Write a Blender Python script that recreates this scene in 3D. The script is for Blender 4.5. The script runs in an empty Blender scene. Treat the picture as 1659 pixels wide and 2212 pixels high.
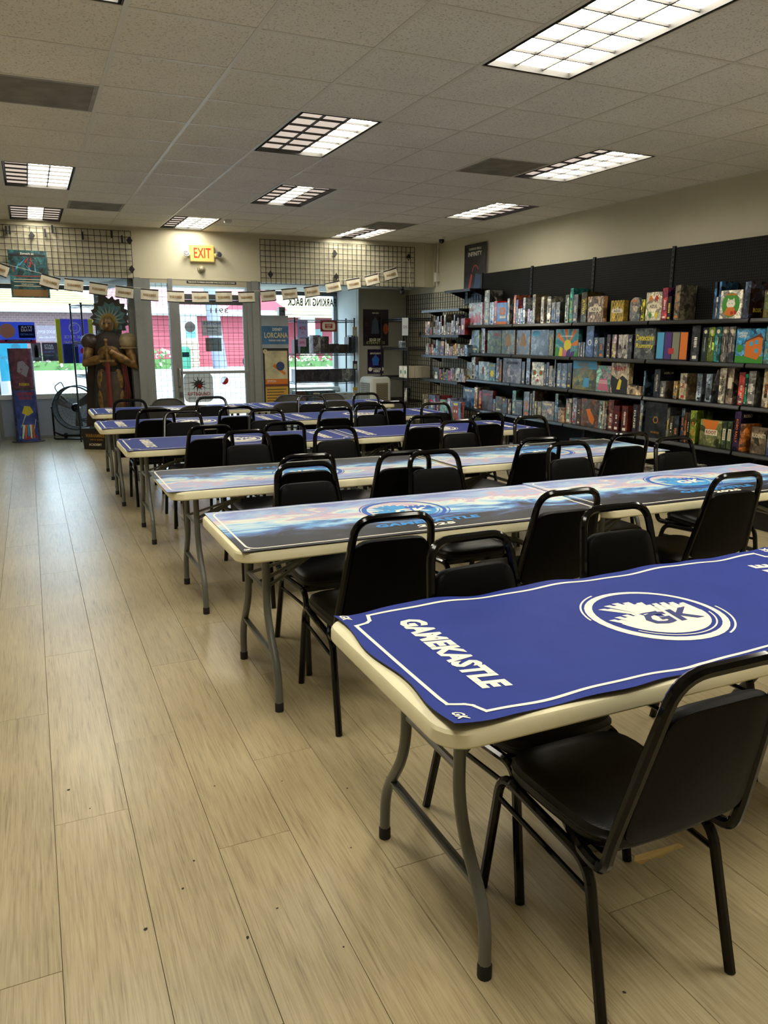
import bpy, math, random
from mathutils import Vector, Matrix, noise
rnd = random.Random(7)
SC = bpy.context.scene
COL = SC.collection
PI = math.pi

# ---------------------------------------------------------------- camera
cam_d = bpy.data.cameras.new('camera'); cam = bpy.data.objects.new('camera', cam_d); COL.objects.link(cam)
cam_d.sensor_fit = 'HORIZONTAL'; cam_d.sensor_width = 36.0; cam_d.lens = 36.017
cam_d.clip_start = 0.05; cam_d.clip_end = 400
_y, _p, _r = 0.425658, -0.224278, 0.001989
_f = Vector((math.sin(_y)*math.cos(_p), math.cos(_y)*math.cos(_p), math.sin(_p)))
_rt = Vector((math.cos(_y), -math.sin(_y), 0)); _u = _rt.cross(_f)
_r2 = _rt*math.cos(_r) + _u*math.sin(_r); _u2 = -_rt*math.sin(_r) + _u*math.cos(_r)
cam.matrix_world = Matrix(((_r2.x, _u2.x, -_f.x, 0), (_r2.y, _u2.y, -_f.y, 0), (_r2.z, _u2.z, -_f.z, 1.58), (0, 0, 0, 1)))
SC.camera = cam
SC.view_settings.view_transform = 'Standard'; SC.view_settings.look = 'None'
SC.view_settings.gamma = 1; SC.view_settings.use_curve_mapping = False
SC.view_settings.exposure = 0.72
LAMP = 14.3        # glow of a lit fluorescent lens
SKY = 5.6
# ---------------------------------------------------------------- sky and sun
w = bpy.data.worlds.new('sky'); SC.world = w; w.use_nodes = True
nt = w.node_tree; bg = nt.nodes['Background']
bg.inputs[0].default_value = (0.62, 0.80, 1.0, 1); bg.inputs[1].default_value = SKY
sd = bpy.data.lights.new('sun', 'SUN'); sd.energy = 3.0; sd.angle = 0.3; sd.color = (1, .96, .9)
so = bpy.data.objects.new('sun', sd); COL.objects.link(so); so.rotation_euler = (math.radians(40), 0, math.radians(25))

# ---------------------------------------------------------------- helpers
def srgb(h):
    if isinstance(h, (tuple, list)): return tuple(h)
    c = [int(h[i:i+2], 16)/255 for i in (0, 2, 4)]
    return tuple(x/12.92 if x <= .04045 else ((x+.055)/1.055)**2.4 for x in c)

MATS = {}
def mat(name, col='808080', rough=.5, metal=0, spec=.5, emit=None, es=0, noise_amt=0, nscale=20, bump=0, bscale=200, coat=0, alpha=None):
    if name in MATS: return MATS[name]
    m = bpy.data.materials.new(name); m.use_nodes = True; t = m.node_tree; N = t.nodes; L = t.links
    b = N['Principled BSDF']; c = srgb(col) + (1,)
    b.inputs['Base Color'].default_value = c; b.inputs['Roughness'].default_value = rough
    b.inputs['Metallic'].default_value = metal; b.inputs['Specular IOR Level'].default_value = spec
    b.inputs['Coat Weight'].default_value = coat
    if emit: b.inputs['Emission Color'].default_value = srgb(emit) + (1,); b.inputs['Emission Strength'].default_value = es
    if alpha is not None: b.inputs['Alpha'].default_value = alpha
    if noise_amt or bump:
        tc = N.new('ShaderNodeTexCoord')
    if noise_amt:
        n = N.new('ShaderNodeTexNoise'); n.inputs['Scale'].default_value = nscale; n.inputs['Detail'].default_value = 5
        L.new(tc.outputs['Object'], n.inputs['Vector'])
        r = N.new('ShaderNodeMapRange'); r.inputs[1].default_value = .3; r.inputs[2].default_value = .7
        r.inputs[3].default_value = 1-noise_amt; r.inputs[4].default_value = 1+noise_amt
        L.new(n.outputs[0], r.inputs[0])
        mx = N.new('ShaderNodeMix'); mx.data_type = 'RGBA'; mx.blend_type = 'MULTIPLY'; mx.inputs[0].default_value = 1
        mx.inputs[6].default_value = c
        L.new(r.outputs[0], mx.inputs[7]); L.new(mx.outputs[2], b.inputs['Base Color'])
    if bump:
        n2 = N.new('ShaderNodeTexNoise'); n2.inputs['Scale'].default_value = bscale; n2.inputs['Detail'].default_value = 3
        L.new(tc.outputs['Object'], n2.inputs['Vector'])
        bp = N.new('ShaderNodeBump'); bp.inputs['Strength'].default_value = bump; bp.inputs['Distance'].default_value = .002
        L.new(n2.outputs[0], bp.inputs['Height']); L.new(bp.outputs[0], b.inputs['Normal'])
    MATS[name] = m
    return m

class MB:
    def __init__(s): s.v = []; s.f = []; s.m = []
    def add(s, vs, fs, mi=0):
        k = len(s.v); s.v += [tuple(p) for p in vs]; s.f += [tuple(i+k for i in f) for f in fs]; s.m += [mi]*len(fs); return s
    def box(s, x0, x1, y0, y1, z0, z1, mi=0):
        return s.add([(x0,y0,z0),(x1,y0,z0),(x1,y1,z0),(x0,y1,z0),(x0,y0,z1),(x1,y0,z1),(x1,y1,z1),(x0,y1,z1)],
            [(3,2,1,0),(4,5,6,7),(0,1,5,4),(1,2,6,5),(2,3,7,6),(3,0,4,7)], mi)
    def rings(s, R, closed=True, caps=True, mi=0):
        n = len(R[0]); vs = [p for r in R for p in r]; fs = []
        for i in range(len(R)-1):
            for j in range(n if closed else n-1):
                a = i*n+j; b = i*n+(j+1) % n; fs.append((a, b, b+n, a+n))
        if caps: fs.append(tuple(range(n-1, -1, -1))); fs.append(tuple(range((len(R)-1)*n, len(R)*n)))
        return s.add(vs, fs, mi)
    def prism(s, poly, z0, z1, mi=0):
        return s.rings([[(x,y,z0) for x,y in poly], [(x,y,z1) for x,y in poly]], mi=mi)
    def tube(s, path, r, n=8, mi=0, closed=False, flat=1.0):
        P = [Vector(p) for p in path]; R = []; up = None; N = len(P)
        for i, p in enumerate(P):
            if closed: t = (P[(i+1) % N]-P[i-1]).normalized()
            elif i == 0: t = (P[1]-P[0]).normalized()
            elif i == N-1: t = (P[-1]-P[-2]).normalized()
            else: t = ((P[i+1]-p).normalized()+(p-P[i-1]).normalized()).normalized()
            if up is None:
                a = Vector((0,0,1)) if abs(t.z) < .9 else Vector((1,0,0)); up = (a - t*a.dot(t)).normalized()
            else:
                up = (up - t*up.dot(t)); up = up.normalized() if up.length > 1e-6 else Vector((1,0,0))
            q = t.cross(up); rr = r[i] if isinstance(r, (list, tuple)) else r
            R.append([p + up*math.cos(2*PI*(k+.5)/n)*rr + q*math.sin(2*PI*(k+.5)/n)*rr*flat for k in range(n)])
        if closed: R.append(R[0]); return s.rings(R, caps=False, mi=mi)
        return s.rings(R, mi=mi)
    def cyl(s, a, b, r, n=12, mi=0): return s.tube([a, b], r, n, mi)
    def lathe(s, prof, c=(0,0,0), n=20, mi=0, sx=1, sy=1):
        return s.rings([[(c[0]+r*sx*math.cos(2*PI*k/n), c[1]+r*sy*math.sin(2*PI*k/n), c[2]+z) for k in range(n)] for r, z in prof], mi=mi)
    def ball(s, c, rx, ry, rz, n=12, mi=0):
        R = []
        for i in range(1, n//2+2):
            a = -PI/2 + PI*(i-.5)/(n//2+1)
            R.append([(c[0]+rx*math.cos(a)*math.cos(2*PI*k/n), c[1]+ry*math.cos(a)*math.sin(2*PI*k/n), c[2]+rz*math.sin(a)) for k in range(n)])
        return s.rings(R, mi=mi)
    def xf(s, M):
        s.v = [tuple(M @ Vector(p)) for p in s.v]; return s
    def build(s, name, mats, parent=None, loc=None, rot=None, smooth=False, **props):
        me = bpy.data.meshes.new(name); me.from_pydata(s.v, [], s.f)
        if not isinstance(mats, (list, tuple)): mats = [mats]
        for m in mats: me.materials.append(m)
        if len(mats) > 1: me.polygons.foreach_set('material_index', s.m)
        if smooth:
            me.polygons.foreach_set('use_smooth', [True]*len(me.polygons))
            me.set_sharp_from_angle(angle=smooth if isinstance(smooth, float) else .7)
        me.update()
        o = bpy.data.objects.new(name, me); COL.objects.link(o)
        if parent: o.parent = parent
        if loc: o.location = loc
        if rot: o.rotation_euler = rot
        for k, v in props.items(): o[k] = v
        return o

def fillet(path, rad, seg=5):
    P = [Vector(p) for p in path]; out = [P[0]]
    for i in range(1, len(P)-1):
        a = P[i-1]-P[i]; b = P[i+1]-P[i]
        R = rad[i-1] if isinstance(rad, (list, tuple)) else rad
        d = min(R, a.length*.49, b.length*.49)
        p0 = P[i]+a.normalized()*d; p1 = P[i]+b.normalized()*d
        for k in range(seg+1):
            t = k/seg; out.append((1-t)**2*p0 + 2*t*(1-t)*P[i] + t*t*p1)
    out.append(P[-1]); return out

def empty(name, loc=(0,0,0), rz=0, **props):
    o = bpy.data.objects.new(name, None); COL.objects.link(o); o.location = loc; o.rotation_euler = (0,0,rz)
    o.empty_display_size = .1
    for k, v in props.items(): o[k] = v
    return o
def thing(name, label, cat, loc=(0,0,0), rz=0, group=None):
    o = empty(name, loc, rz, label=label, category=cat)
    if group: o['group'] = group
    return o
def copy_thing(o, loc, rz, label, parent=None):
    c = o.copy(); COL.objects.link(c)
    if parent: c.parent = parent
    else: c.location = loc; c.rotation_euler = (0,0,rz); c['label'] = label
    for ch in list(o.children): copy_thing(ch, None, None, None, c)
    return c

# flat frames: origin, u axis, v axis (normal = u x v)
class Fr:
    def __init__(s, o, u, v): s.o = Vector(o); s.u = Vector(u); s.v = Vector(v); s.n = s.u.cross(s.v).normalized()
    def __call__(s, x, y, h=0): return s.o + s.u*x + s.v*y + s.n*h
def on_x(x, y, z): return Fr((x,y,z), (0,-1,0), (0,0,1))      # plane facing -X
def on_y(x, y, z): return Fr((x,y,z), (1,0,0), (0,0,1))       # plane facing -Y
def flat(mb, fr, pts, h=.001, mi=0, t=0):
    k = len(pts)
    if t: return mb.rings([[fr(x,y,h-t) for x,y in pts], [fr(x,y,h) for x,y in pts]], mi=mi)
    return mb.add([fr(x,y,h) for x,y in pts], [tuple(range(k))], mi)
def rect(mb, fr, x0, x1, y0, y1, h=.001, mi=0, t=0): return flat(mb, fr, [(x0,y0),(x1,y0),(x1,y1),(x0,y1)], h, mi, t)
def disc(mb, fr, cx, cy, r, h=.001, mi=0, n=20, ry=None): return flat(mb, fr, [(cx+r*math.cos(2*PI*k/n), cy+(ry or r)*math.sin(2*PI*k/n)) for k in range(n)], h, mi)
def ring(mb, fr, cx, cy, r0, r1, h=.001, mi=0, n=28, a0=0, a1=2*PI):
    vs = []; fs = []
    for k in range(n+1):
        a = a0+(a1-a0)*k/n
        for r in (r0, r1): vs.append(fr(cx+r*math.cos(a), cy+r*math.sin(a), h))
    for k in range(n): fs.append((2*k, 2*k+1, 2*k+3, 2*k+2))
    return mb.add(vs, fs, mi)
_TX = {}
def text_geo(s, bold=0, shear=0):
    key = (s, bold, shear)
    if key not in _TX:
        c = bpy.data.curves.new('t', 'FONT'); c.body = s; c.size = 1; c.offset = bold; c.shear = shear; c.space_character = 1.0+bold*1.6; c.resolution_u = 2
        o = bpy.data.objects.new('t', c)
        me = bpy.data.meshes.new_from_object(o)
        v = [(p.co.x, p.co.y) for p in me.vertices]; f = [tuple(p.vertices) for p in me.polygons]
        xs = [p[0] for p in v] or [0, 1]; ys = [p[1] for p in v] or [0, 1]
        x0, x1, y0, y1 = min(xs), max(xs), min(ys), max(ys)
        v = [((a-x0)/(x1-x0 or 1)-.5, (b-y0)/(y1-y0 or 1)-.5) for a, b in v]
        _TX[key] = (v, f, (x1-x0)/(y1-y0 or 1))
        bpy.data.objects.remove(o); bpy.data.meshes.remove(me); bpy.data.curves.remove(c)
    return _TX[key]
def text(mb, fr, s, cx, cy, hgt, wid=None, h=.0015, mi=0, bold=.02, shear=0, mirror=False, fn=None):
    v, f, asp = text_geo(s, bold, shear); W = wid or asp*hgt
    if mirror: W = -W
    if fn: vs = [fn(cx+a*W, cy+b*hgt) for a, b in v]
    else: vs = [fr(cx+a*W, cy+b*hgt, h) for a, b in v]
    if mirror: f = [tuple(reversed(q)) for q in f]
    return mb.add(vs, f, mi)

# ---------------------------------------------------------------- materials
def nodemat(name):
    m = bpy.data.materials.new(name); m.use_nodes = True; MATS[name] = m
    return m, m.node_tree.nodes, m.node_tree.links, m.node_tree.nodes['Principled BSDF']
def ramp(N, stops):
    r = N.new('ShaderNodeValToRGB'); e = r.color_ramp.elements
    while len(e) > 1: e.remove(e[-1])
    e[0].position = stops[0][0]; e[0].color = srgb(stops[0][1])+(1,)
    for p, c in stops[1:]:
        q = e.new(p); q.color = srgb(c)+(1,)
    return r
# wood plank vinyl
m, N, L, b = nodemat('plank_vinyl')
geo = N.new('ShaderNodeNewGeometry'); oi = N.new('ShaderNodeObjectInfo')
mul = N.new('ShaderNodeVectorMath'); mul.operation = 'MULTIPLY_ADD'; mul.inputs[1].default_value = (34, 2.6, 1)
cmb = N.new('ShaderNodeCombineXYZ'); ml = N.new('ShaderNodeMath'); ml.operation = 'MULTIPLY'; ml.inputs[1].default_value = 60
L.new(oi.outputs['Random'], ml.inputs[0]); L.new(ml.outputs[0], cmb.inputs[0]); L.new(ml.outputs[0], cmb.inputs[2])
L.new(geo.outputs['Position'], mul.inputs[0]); L.new(cmb.outputs[0], mul.inputs[2])
n1 = N.new('ShaderNodeTexNoise'); n1.inputs['Scale'].default_value = 1.0; n1.inputs['Detail'].default_value = 8; n1.inputs['Roughness'].default_value = .62; n1.inputs['Distortion'].default_value = 1.1
L.new(mul.outputs[0], n1.inputs['Vector'])
mul2 = N.new('ShaderNodeVectorMath'); mul2.operation = 'MULTIPLY_ADD'; mul2.inputs[1].default_value = (260, 6, 1)
L.new(geo.outputs['Position'], mul2.inputs[0]); L.new(cmb.outputs[0], mul2.inputs[2])
n2 = N.new('ShaderNodeTexNoise'); n2.inputs['Scale'].default_value = 1.0; n2.inputs['Detail'].default_value = 4; n2.inputs['Distortion'].default_value = .6
L.new(mul2.outputs[0], n2.inputs['Vector'])
av = N.new('ShaderNodeMath'); av.operation = 'MULTIPLY_ADD'; av.inputs[1].default_value = .55
L.new(n2.outputs[0], av.inputs[0]); sc = N.new('ShaderNodeMath'); sc.operation = 'MULTIPLY'; sc.inputs[1].default_value = .45
L.new(n1.outputs[0], sc.inputs[0]); L.new(sc.outputs[0], av.inputs[2])
rp = ramp(N, [(.32, '776a51'), (.43, '9c8e6c'), (.54, 'ab9d7a'), (.68, 'b5a784')]); L.new(av.outputs[0], rp.inputs[0])
n3 = N.new('ShaderNodeTexNoise'); n3.inputs['Scale'].default_value = 1.6; n3.inputs['Detail'].default_value = 6; L.new(geo.outputs['Position'], n3.inputs['Vector'])
mr = N.new('ShaderNodeMapRange'); mr.inputs[1].default_value = .3; mr.inputs[2].default_value = .7; mr.inputs[3].default_value = .88; mr.inputs[4].default_value = 1.08
L.new(n3.outputs[0], mr.inputs[0])
mr2 = N.new('ShaderNodeMapRange'); mr2.inputs[3].default_value = .93; mr2.inputs[4].default_value = 1.06; L.new(oi.outputs['Random'], mr2.inputs[0])
mm = N.new('ShaderNodeMath'); mm.operation = 'MULTIPLY'; L.new(mr.outputs[0], mm.inputs[0]); L.new(mr2.outputs[0], mm.inputs[1])
mx = N.new('ShaderNodeMix'); mx.data_type = 'RGBA'; mx.blend_type = 'MULTIPLY'; mx.inputs[0].default_value = 1
L.new(rp.outputs[0], mx.inputs[6]); L.new(mm.outputs[0], mx.inputs[7]); L.new(mx.outputs[2], b.inputs['Base Color'])
b.inputs['Roughness'].default_value = .33; b.inputs['Specular IOR Level'].default_value = .6; b.inputs['Coat Weight'].default_value = .35; b.inputs['Coat Roughness'].default_value = .3
bp = N.new('ShaderNodeBump'); bp.inputs['Strength'].default_value = .35; bp.inputs['Distance'].default_value = .0015
L.new(av.outputs[0], bp.inputs['Height']); L.new(bp.outputs[0], b.inputs['Normal'])
# ceiling tile: fissured
m, N, L, b = nodemat('ceiling_fibre')
geo = N.new('ShaderNodeNewGeometry')
v1 = N.new('ShaderNodeTexNoise'); v1.inputs['Scale'].default_value = 95; v1.inputs['Detail'].default_value = 3; L.new(geo.outputs['Position'], v1.inputs['Vector'])
rp = ramp(N, [(.28, 'a39e92'), (.38, 'cbc6bb'), (.46, 'dedad0'), (1, 'e2ded5')]); L.new(v1.outputs[0], rp.inputs[0])
v2 = N.new('ShaderNodeTexNoise'); v2.inputs['Scale'].default_value = 1.3; L.new(geo.outputs['Position'], v2.inputs['Vector'])
mr = N.new('ShaderNodeMapRange'); mr.inputs[1].default_value = .3; mr.inputs[2].default_value = .7; mr.inputs[3].default_value = .93; mr.inputs[4].default_value = 1.04; L.new(v2.outputs[0], mr.inputs[0])
mx = N.new('ShaderNodeMix'); mx.data_type = 'RGBA'; mx.blend_type = 'MULTIPLY'; mx.inputs[0].default_value = 1
L.new(rp.outputs[0], mx.inputs[6]); L.new(mr.outputs[0], mx.inputs[7]); L.new(mx.outputs[2], b.inputs['Base Color'])
b.inputs['Roughness'].default_value = .9
bp = N.new('ShaderNodeBump'); bp.inputs['Strength'].default_value = .5; bp.inputs['Distance'].default_value = .003; L.new(v1.outputs[0], bp.inputs['Height']); L.new(bp.outputs[0], b.inputs['Normal'])
# game box art driven by each box's own colours
m, N, L, b = nodemat('printed_card')
tc = N.new('ShaderNodeTexCoord'); oi = N.new('ShaderNodeObjectInfo')
a1 = N.new('ShaderNodeAttribute'); a1.attribute_type = 'OBJECT'; a1.attribute_name = 'tone_a'
a2 = N.new('ShaderNodeAttribute'); a2.attribute_type = 'OBJECT'; a2.attribute_name = 'tone_b'
sx = N.new('ShaderNodeMath'); sx.operation = 'MULTIPLY'; sx.inputs[1].default_value = 97; L.new(oi.outputs['Random'], sx.inputs[0])
nd = N.new('ShaderNodeTexNoise'); nd.noise_dimensions = '4D'; nd.inputs['Scale'].default_value = 12; nd.inputs['Detail'].default_value = 3; L.new(tc.outputs['Object'], nd.inputs['Vector']); L.new(sx.outputs[0], nd.inputs['W'])
vd = N.new('ShaderNodeVectorMath'); vd.operation = 'MULTIPLY_ADD'; vd.inputs[1].default_value = (.07,.07,.07); L.new(nd.outputs['Color'], vd.inputs[0]); L.new(tc.outputs['Object'], vd.inputs[2])
vo = N.new('ShaderNodeTexVoronoi'); vo.voronoi_dimensions = '4D'; vo.inputs['Scale'].default_value = 17; L.new(vd.outputs[0], vo.inputs['Vector']); L.new(sx.outputs[0], vo.inputs['W'])
sv = N.new('ShaderNodeSeparateColor'); L.new(vo.outputs['Color'], sv.inputs[0])
n1 = N.new('ShaderNodeTexNoise'); n1.noise_dimensions = '4D'; n1.inputs['Scale'].default_value = 11; n1.inputs['Detail'].default_value = 6; n1.inputs['Distortion'].default_value = 1.5
L.new(tc.outputs['Object'], n1.inputs['Vector']); L.new(sx.outputs[0], n1.inputs['W'])
r1 = N.new('ShaderNodeMapRange'); r1.inputs[1].default_value = .55; r1.inputs[2].default_value = .60; L.new(sv.outputs[0], r1.inputs[0])
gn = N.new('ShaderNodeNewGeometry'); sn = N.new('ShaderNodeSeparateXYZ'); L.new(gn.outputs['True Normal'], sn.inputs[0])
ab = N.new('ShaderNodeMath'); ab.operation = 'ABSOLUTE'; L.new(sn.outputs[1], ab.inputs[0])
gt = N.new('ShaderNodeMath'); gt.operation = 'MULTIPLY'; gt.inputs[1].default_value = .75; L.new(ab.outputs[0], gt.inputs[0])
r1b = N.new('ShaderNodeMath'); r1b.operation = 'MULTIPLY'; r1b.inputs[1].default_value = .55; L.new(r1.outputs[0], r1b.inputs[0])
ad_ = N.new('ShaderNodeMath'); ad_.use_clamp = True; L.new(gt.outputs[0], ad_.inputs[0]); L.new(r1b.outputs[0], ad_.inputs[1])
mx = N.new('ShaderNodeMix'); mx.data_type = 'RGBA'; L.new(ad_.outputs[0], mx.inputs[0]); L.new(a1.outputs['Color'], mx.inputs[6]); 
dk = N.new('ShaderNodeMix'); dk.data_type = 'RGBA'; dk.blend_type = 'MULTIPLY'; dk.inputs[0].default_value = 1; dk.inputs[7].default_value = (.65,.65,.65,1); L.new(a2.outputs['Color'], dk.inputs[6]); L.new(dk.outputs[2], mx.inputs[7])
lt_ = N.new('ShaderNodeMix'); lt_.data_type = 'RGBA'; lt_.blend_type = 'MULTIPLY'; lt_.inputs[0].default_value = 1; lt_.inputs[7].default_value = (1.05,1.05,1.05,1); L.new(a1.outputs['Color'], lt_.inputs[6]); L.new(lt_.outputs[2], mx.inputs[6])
n2 = N.new('ShaderNodeTexNoise'); n2.noise_dimensions = '4D'; n2.inputs['Scale'].default_value = 19; n2.inputs['Detail'].default_value = 5; n2.inputs['Distortion'].default_value = 2
L.new(tc.outputs['Object'], n2.inputs['Vector']); L.new(sx.outputs[0], n2.inputs['W'])
r2 = ramp(N, [(.36, (.10, .10, .11)), (.44, (.62, .61, .6)), (.53, (.95, .95, .95)), (.62, (2.0, 1.96, 1.9))]); L.new(n2.outputs[0], r2.inputs[0])
r3 = ramp(N, [(0, (.22,.22,.24)), (.22, (.22,.22,.24)), (.24, (.8,.8,.8)), (.7, (1,1,1)), (.84, (1,1,1)), (.86, (1.9,1.85,1.7))]); L.new(sv.outputs[1], r3.inputs[0])
m3 = N.new('ShaderNodeMix'); m3.data_type = 'RGBA'; m3.blend_type = 'MULTIPLY'; m3.inputs[0].default_value = .8; L.new(mx.outputs[2], m3.inputs[6]); L.new(r3.outputs[0], m3.inputs[7])
mx2 = N.new('ShaderNodeMix'); mx2.data_type = 'RGBA'; mx2.blend_type = 'MULTIPLY'; mx2.inputs[0].default_value = .55
L.new(m3.outputs[2], mx2.inputs[6]); L.new(r2.outputs[0], mx2.inputs[7]); L.new(mx2.outputs[2], b.inputs['Base Color'])
b.inputs['Roughness'].default_value = .28; b.inputs['Coat Weight'].default_value = .4; b.inputs['Coat Roughness'].default_value = .12
n4 = N.new('ShaderNodeTexNoise'); n4.inputs['Scale'].default_value = 35; L.new(tc.outputs['Object'], n4.inputs['Vector'])
bp = N.new('ShaderNodeBump'); bp.inputs['Strength'].default_value = .5; bp.inputs['Distance'].default_value = .003; L.new(n4.outputs[0], bp.inputs['Height']); L.new(bp.outputs[0], b.inputs['Coat Normal'])
# painted landscape mat: dark ground near v=0, sky at v=1 in object space (y runs 0..0.75)
m, N, L, b = nodemat('landscape_cloth')
tc = N.new('ShaderNodeTexCoord'); sp = N.new('ShaderNodeSeparateXYZ'); L.new(tc.outputs['Object'], sp.inputs[0])
mp = N.new('ShaderNodeMapping'); mp.inputs['Scale'].default_value = (1.6, 4.2, 1); L.new(tc.outputs['Object'], mp.inputs[0])
n1 = N.new('ShaderNodeTexNoise'); n1.inputs['Scale'].default_value = 1.7; n1.inputs['Detail'].default_value = 7; n1.inputs['Roughness'].default_value = .6; n1.inputs['Distortion'].default_value = 1.3
L.new(mp.outputs[0], n1.inputs['Vector'])
ma = N.new('ShaderNodeMath'); ma.operation = 'MULTIPLY_ADD'; ma.inputs[1].default_value = 1/.75; L.new(sp.outputs[1], ma.inputs[0])
mb_ = N.new('ShaderNodeMath'); mb_.operation = 'MULTIPLY_ADD'; mb_.inputs[1].default_value = 1.2; mb_.inputs[2].default_value = -.6; L.new(n1.outputs[0], mb_.inputs[0]); L.new(mb_.outputs[0], ma.inputs[2])
rp = ramp(N, [(.0, '1d1d22'), (.22, '25262d'), (.30, '3a4258'), (.37, '4c6494'), (.45, '5f98c8'), (.52, 'a4c0d0'), (.63, 'ccd2c4'), (.73, 'b89cb0'), (.82, '98b0cc'), (1, '7c88b8')])
L.new(ma.outputs[0], rp.inputs[0]); L.new(rp.outputs[0], b.inputs['Base Color']); b.inputs['Roughness'].default_value = .45; b.inputs['Specular IOR Level'].default_value = .3
# pegboard
m, N, L, b = nodemat('pegboard_black')
geo = N.new('ShaderNodeNewGeometry'); sp = N.new('ShaderNodeSeparateXYZ'); L.new(geo.outputs['Position'], sp.inputs[0])
def frac(i):
    a = N.new('ShaderNodeMath'); a.operation = 'MULTIPLY'; a.inputs[1].default_value = 1/.0254; L.new(sp.outputs[i], a.inputs[0])
    f = N.new('ShaderNodeMath'); f.operation = 'FRACT'; L.new(a.outputs[0], f.inputs[0])
    s_ = N.new('ShaderNodeMath'); s_.operation = 'SUBTRACT'; s_.inputs[1].default_value = .5; L.new(f.outputs[0], s_.inputs[0])
    q = N.new('ShaderNodeMath'); q.operation = 'MULTIPLY'; L.new(s_.outputs[0], q.inputs[0]); L.new(s_.outputs[0], q.inputs[1]); return q
q1, q2 = frac(1), frac(2); ad = N.new('ShaderNodeMath'); L.new(q1.outputs[0], ad.inputs[0]); L.new(q2.outputs[0], ad.inputs[1])
lt = N.new('ShaderNodeMath'); lt.operation = 'LESS_THAN'; lt.inputs[1].default_value = .035; L.new(ad.outputs[0], lt.inputs[0])
mx = N.new('ShaderNodeMix'); mx.data_type = 'RGBA'; mx.inputs[6].default_value = srgb('0d0d0b')+(1,); mx.inputs[7].default_value = srgb('2c2a24')+(1,)
L.new(lt.outputs[0], mx.inputs[0]); L.new(mx.outputs[2], b.inputs['Base Color']); b.inputs['Roughness'].default_value = .6; b.inputs['Specular IOR Level'].default_value = .15
# glass pane: clear with a sharp reflection
m, N, L, b = nodemat('pane_glass')
N.remove(b); tr = N.new('ShaderNodeBsdfTransparent'); tr.inputs[0].default_value = (.93, .97, .96, 1)
gl = N.new('ShaderNodeBsdfGlossy'); gl.inputs['Roughness'].default_value = .02; ms = N.new('ShaderNodeMixShader'); ms.inputs[0].default_value = .06
L.new(tr.outputs[0], ms.inputs[1]); L.new(gl.outputs[0], ms.inputs[2]); L.new(ms.outputs[0], N['Material Output'].inputs[0])
def film(name, col, op):        # translucent printed film on the glass
    if name in MATS: return MATS[name]
    m, N, L, b = nodemat(name); N.remove(b)
    tl = N.new('ShaderNodeBsdfTranslucent'); tl.inputs[0].default_value = srgb(col)+(1,)
    df = N.new('ShaderNodeBsdfDiffuse'); df.inputs[0].default_value = srgb(col)+(1,)
    a = N.new('ShaderNodeMixShader'); a.inputs[0].default_value = .5; L.new(tl.outputs[0], a.inputs[1]); L.new(df.outputs[0], a.inputs[2])
    tr = N.new('ShaderNodeBsdfTransparent'); c = N.new('ShaderNodeMixShader'); c.inputs[0].default_value = op
    L.new(tr.outputs[0], c.inputs[1]); L.new(a.outputs[0], c.inputs[2]); L.new(c.outputs[0], N['Material Output'].inputs[0]); return m
def lampmat(name, col, s):
    m = mat(name, 'd8d4c8', .5, emit=col, es=s); return m
blk = mat('black_metal', '030304', .13, spec=.32)
blkm = mat('black_wire', '0b0b0c', .45)
vinyl = mat('black_vinyl', '050505', .34, spec=.3, bump=.25, bscale=350)
vinylb = mat('black_vinyl_back', '030303', .45, spec=.09, bump=.2, bscale=300)
plastic = mat('table_plastic', 'd9d2b0', .5, noise_amt=.04, nscale=9, bump=.2, bscale=500)
steel = mat('grey_legs', '5c5e5a', .35, metal=.0, spec=.6)
rubber = mat('rubber', '0d0d0d', .7)
wallp = mat('cream_paint', 'bdb79e', .8, noise_amt=.03, nscale=3, bump=.15, bscale=180)
greyp = mat('grey_paint', '8e8c82', .8, noise_amt=.04, nscale=4)
alum = mat('aluminium', '8c8f8e', .38, metal=.55, noise_amt=.05)
alumd = mat('dark_aluminium', '55585a', .4, metal=.5)
white = mat('white_paint', 'd6d4cc', .6)
blue = mat('blue_cloth', '1c2f80', .6, spec=.2, noise_amt=.06, nscale=6, bump=.25, bscale=900)
inkw = mat('white_ink', 'e8e2d0', .6)
inkb = mat('blue_ink', '2458a8', .6); inkl = mat('light_blue_ink', '3c8cc4', .6); inkn = mat('navy_ink', '1c2768', .6)
dark = mat('dark_edge', '15151c', .6)
# ---------------------------------------------------------------- setting
G = .6096; GX, GY, CZ = .5315, 3.981, 3.0145
XL, XR, YB, YF = -2.52, 6.03, -2.1, 11.33
def st(name, mb, mats, parent=None, **k):
    o = mb.build(name, mats, parent, **k)
    if not parent: o['kind'] = 'structure'
    return o
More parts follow.
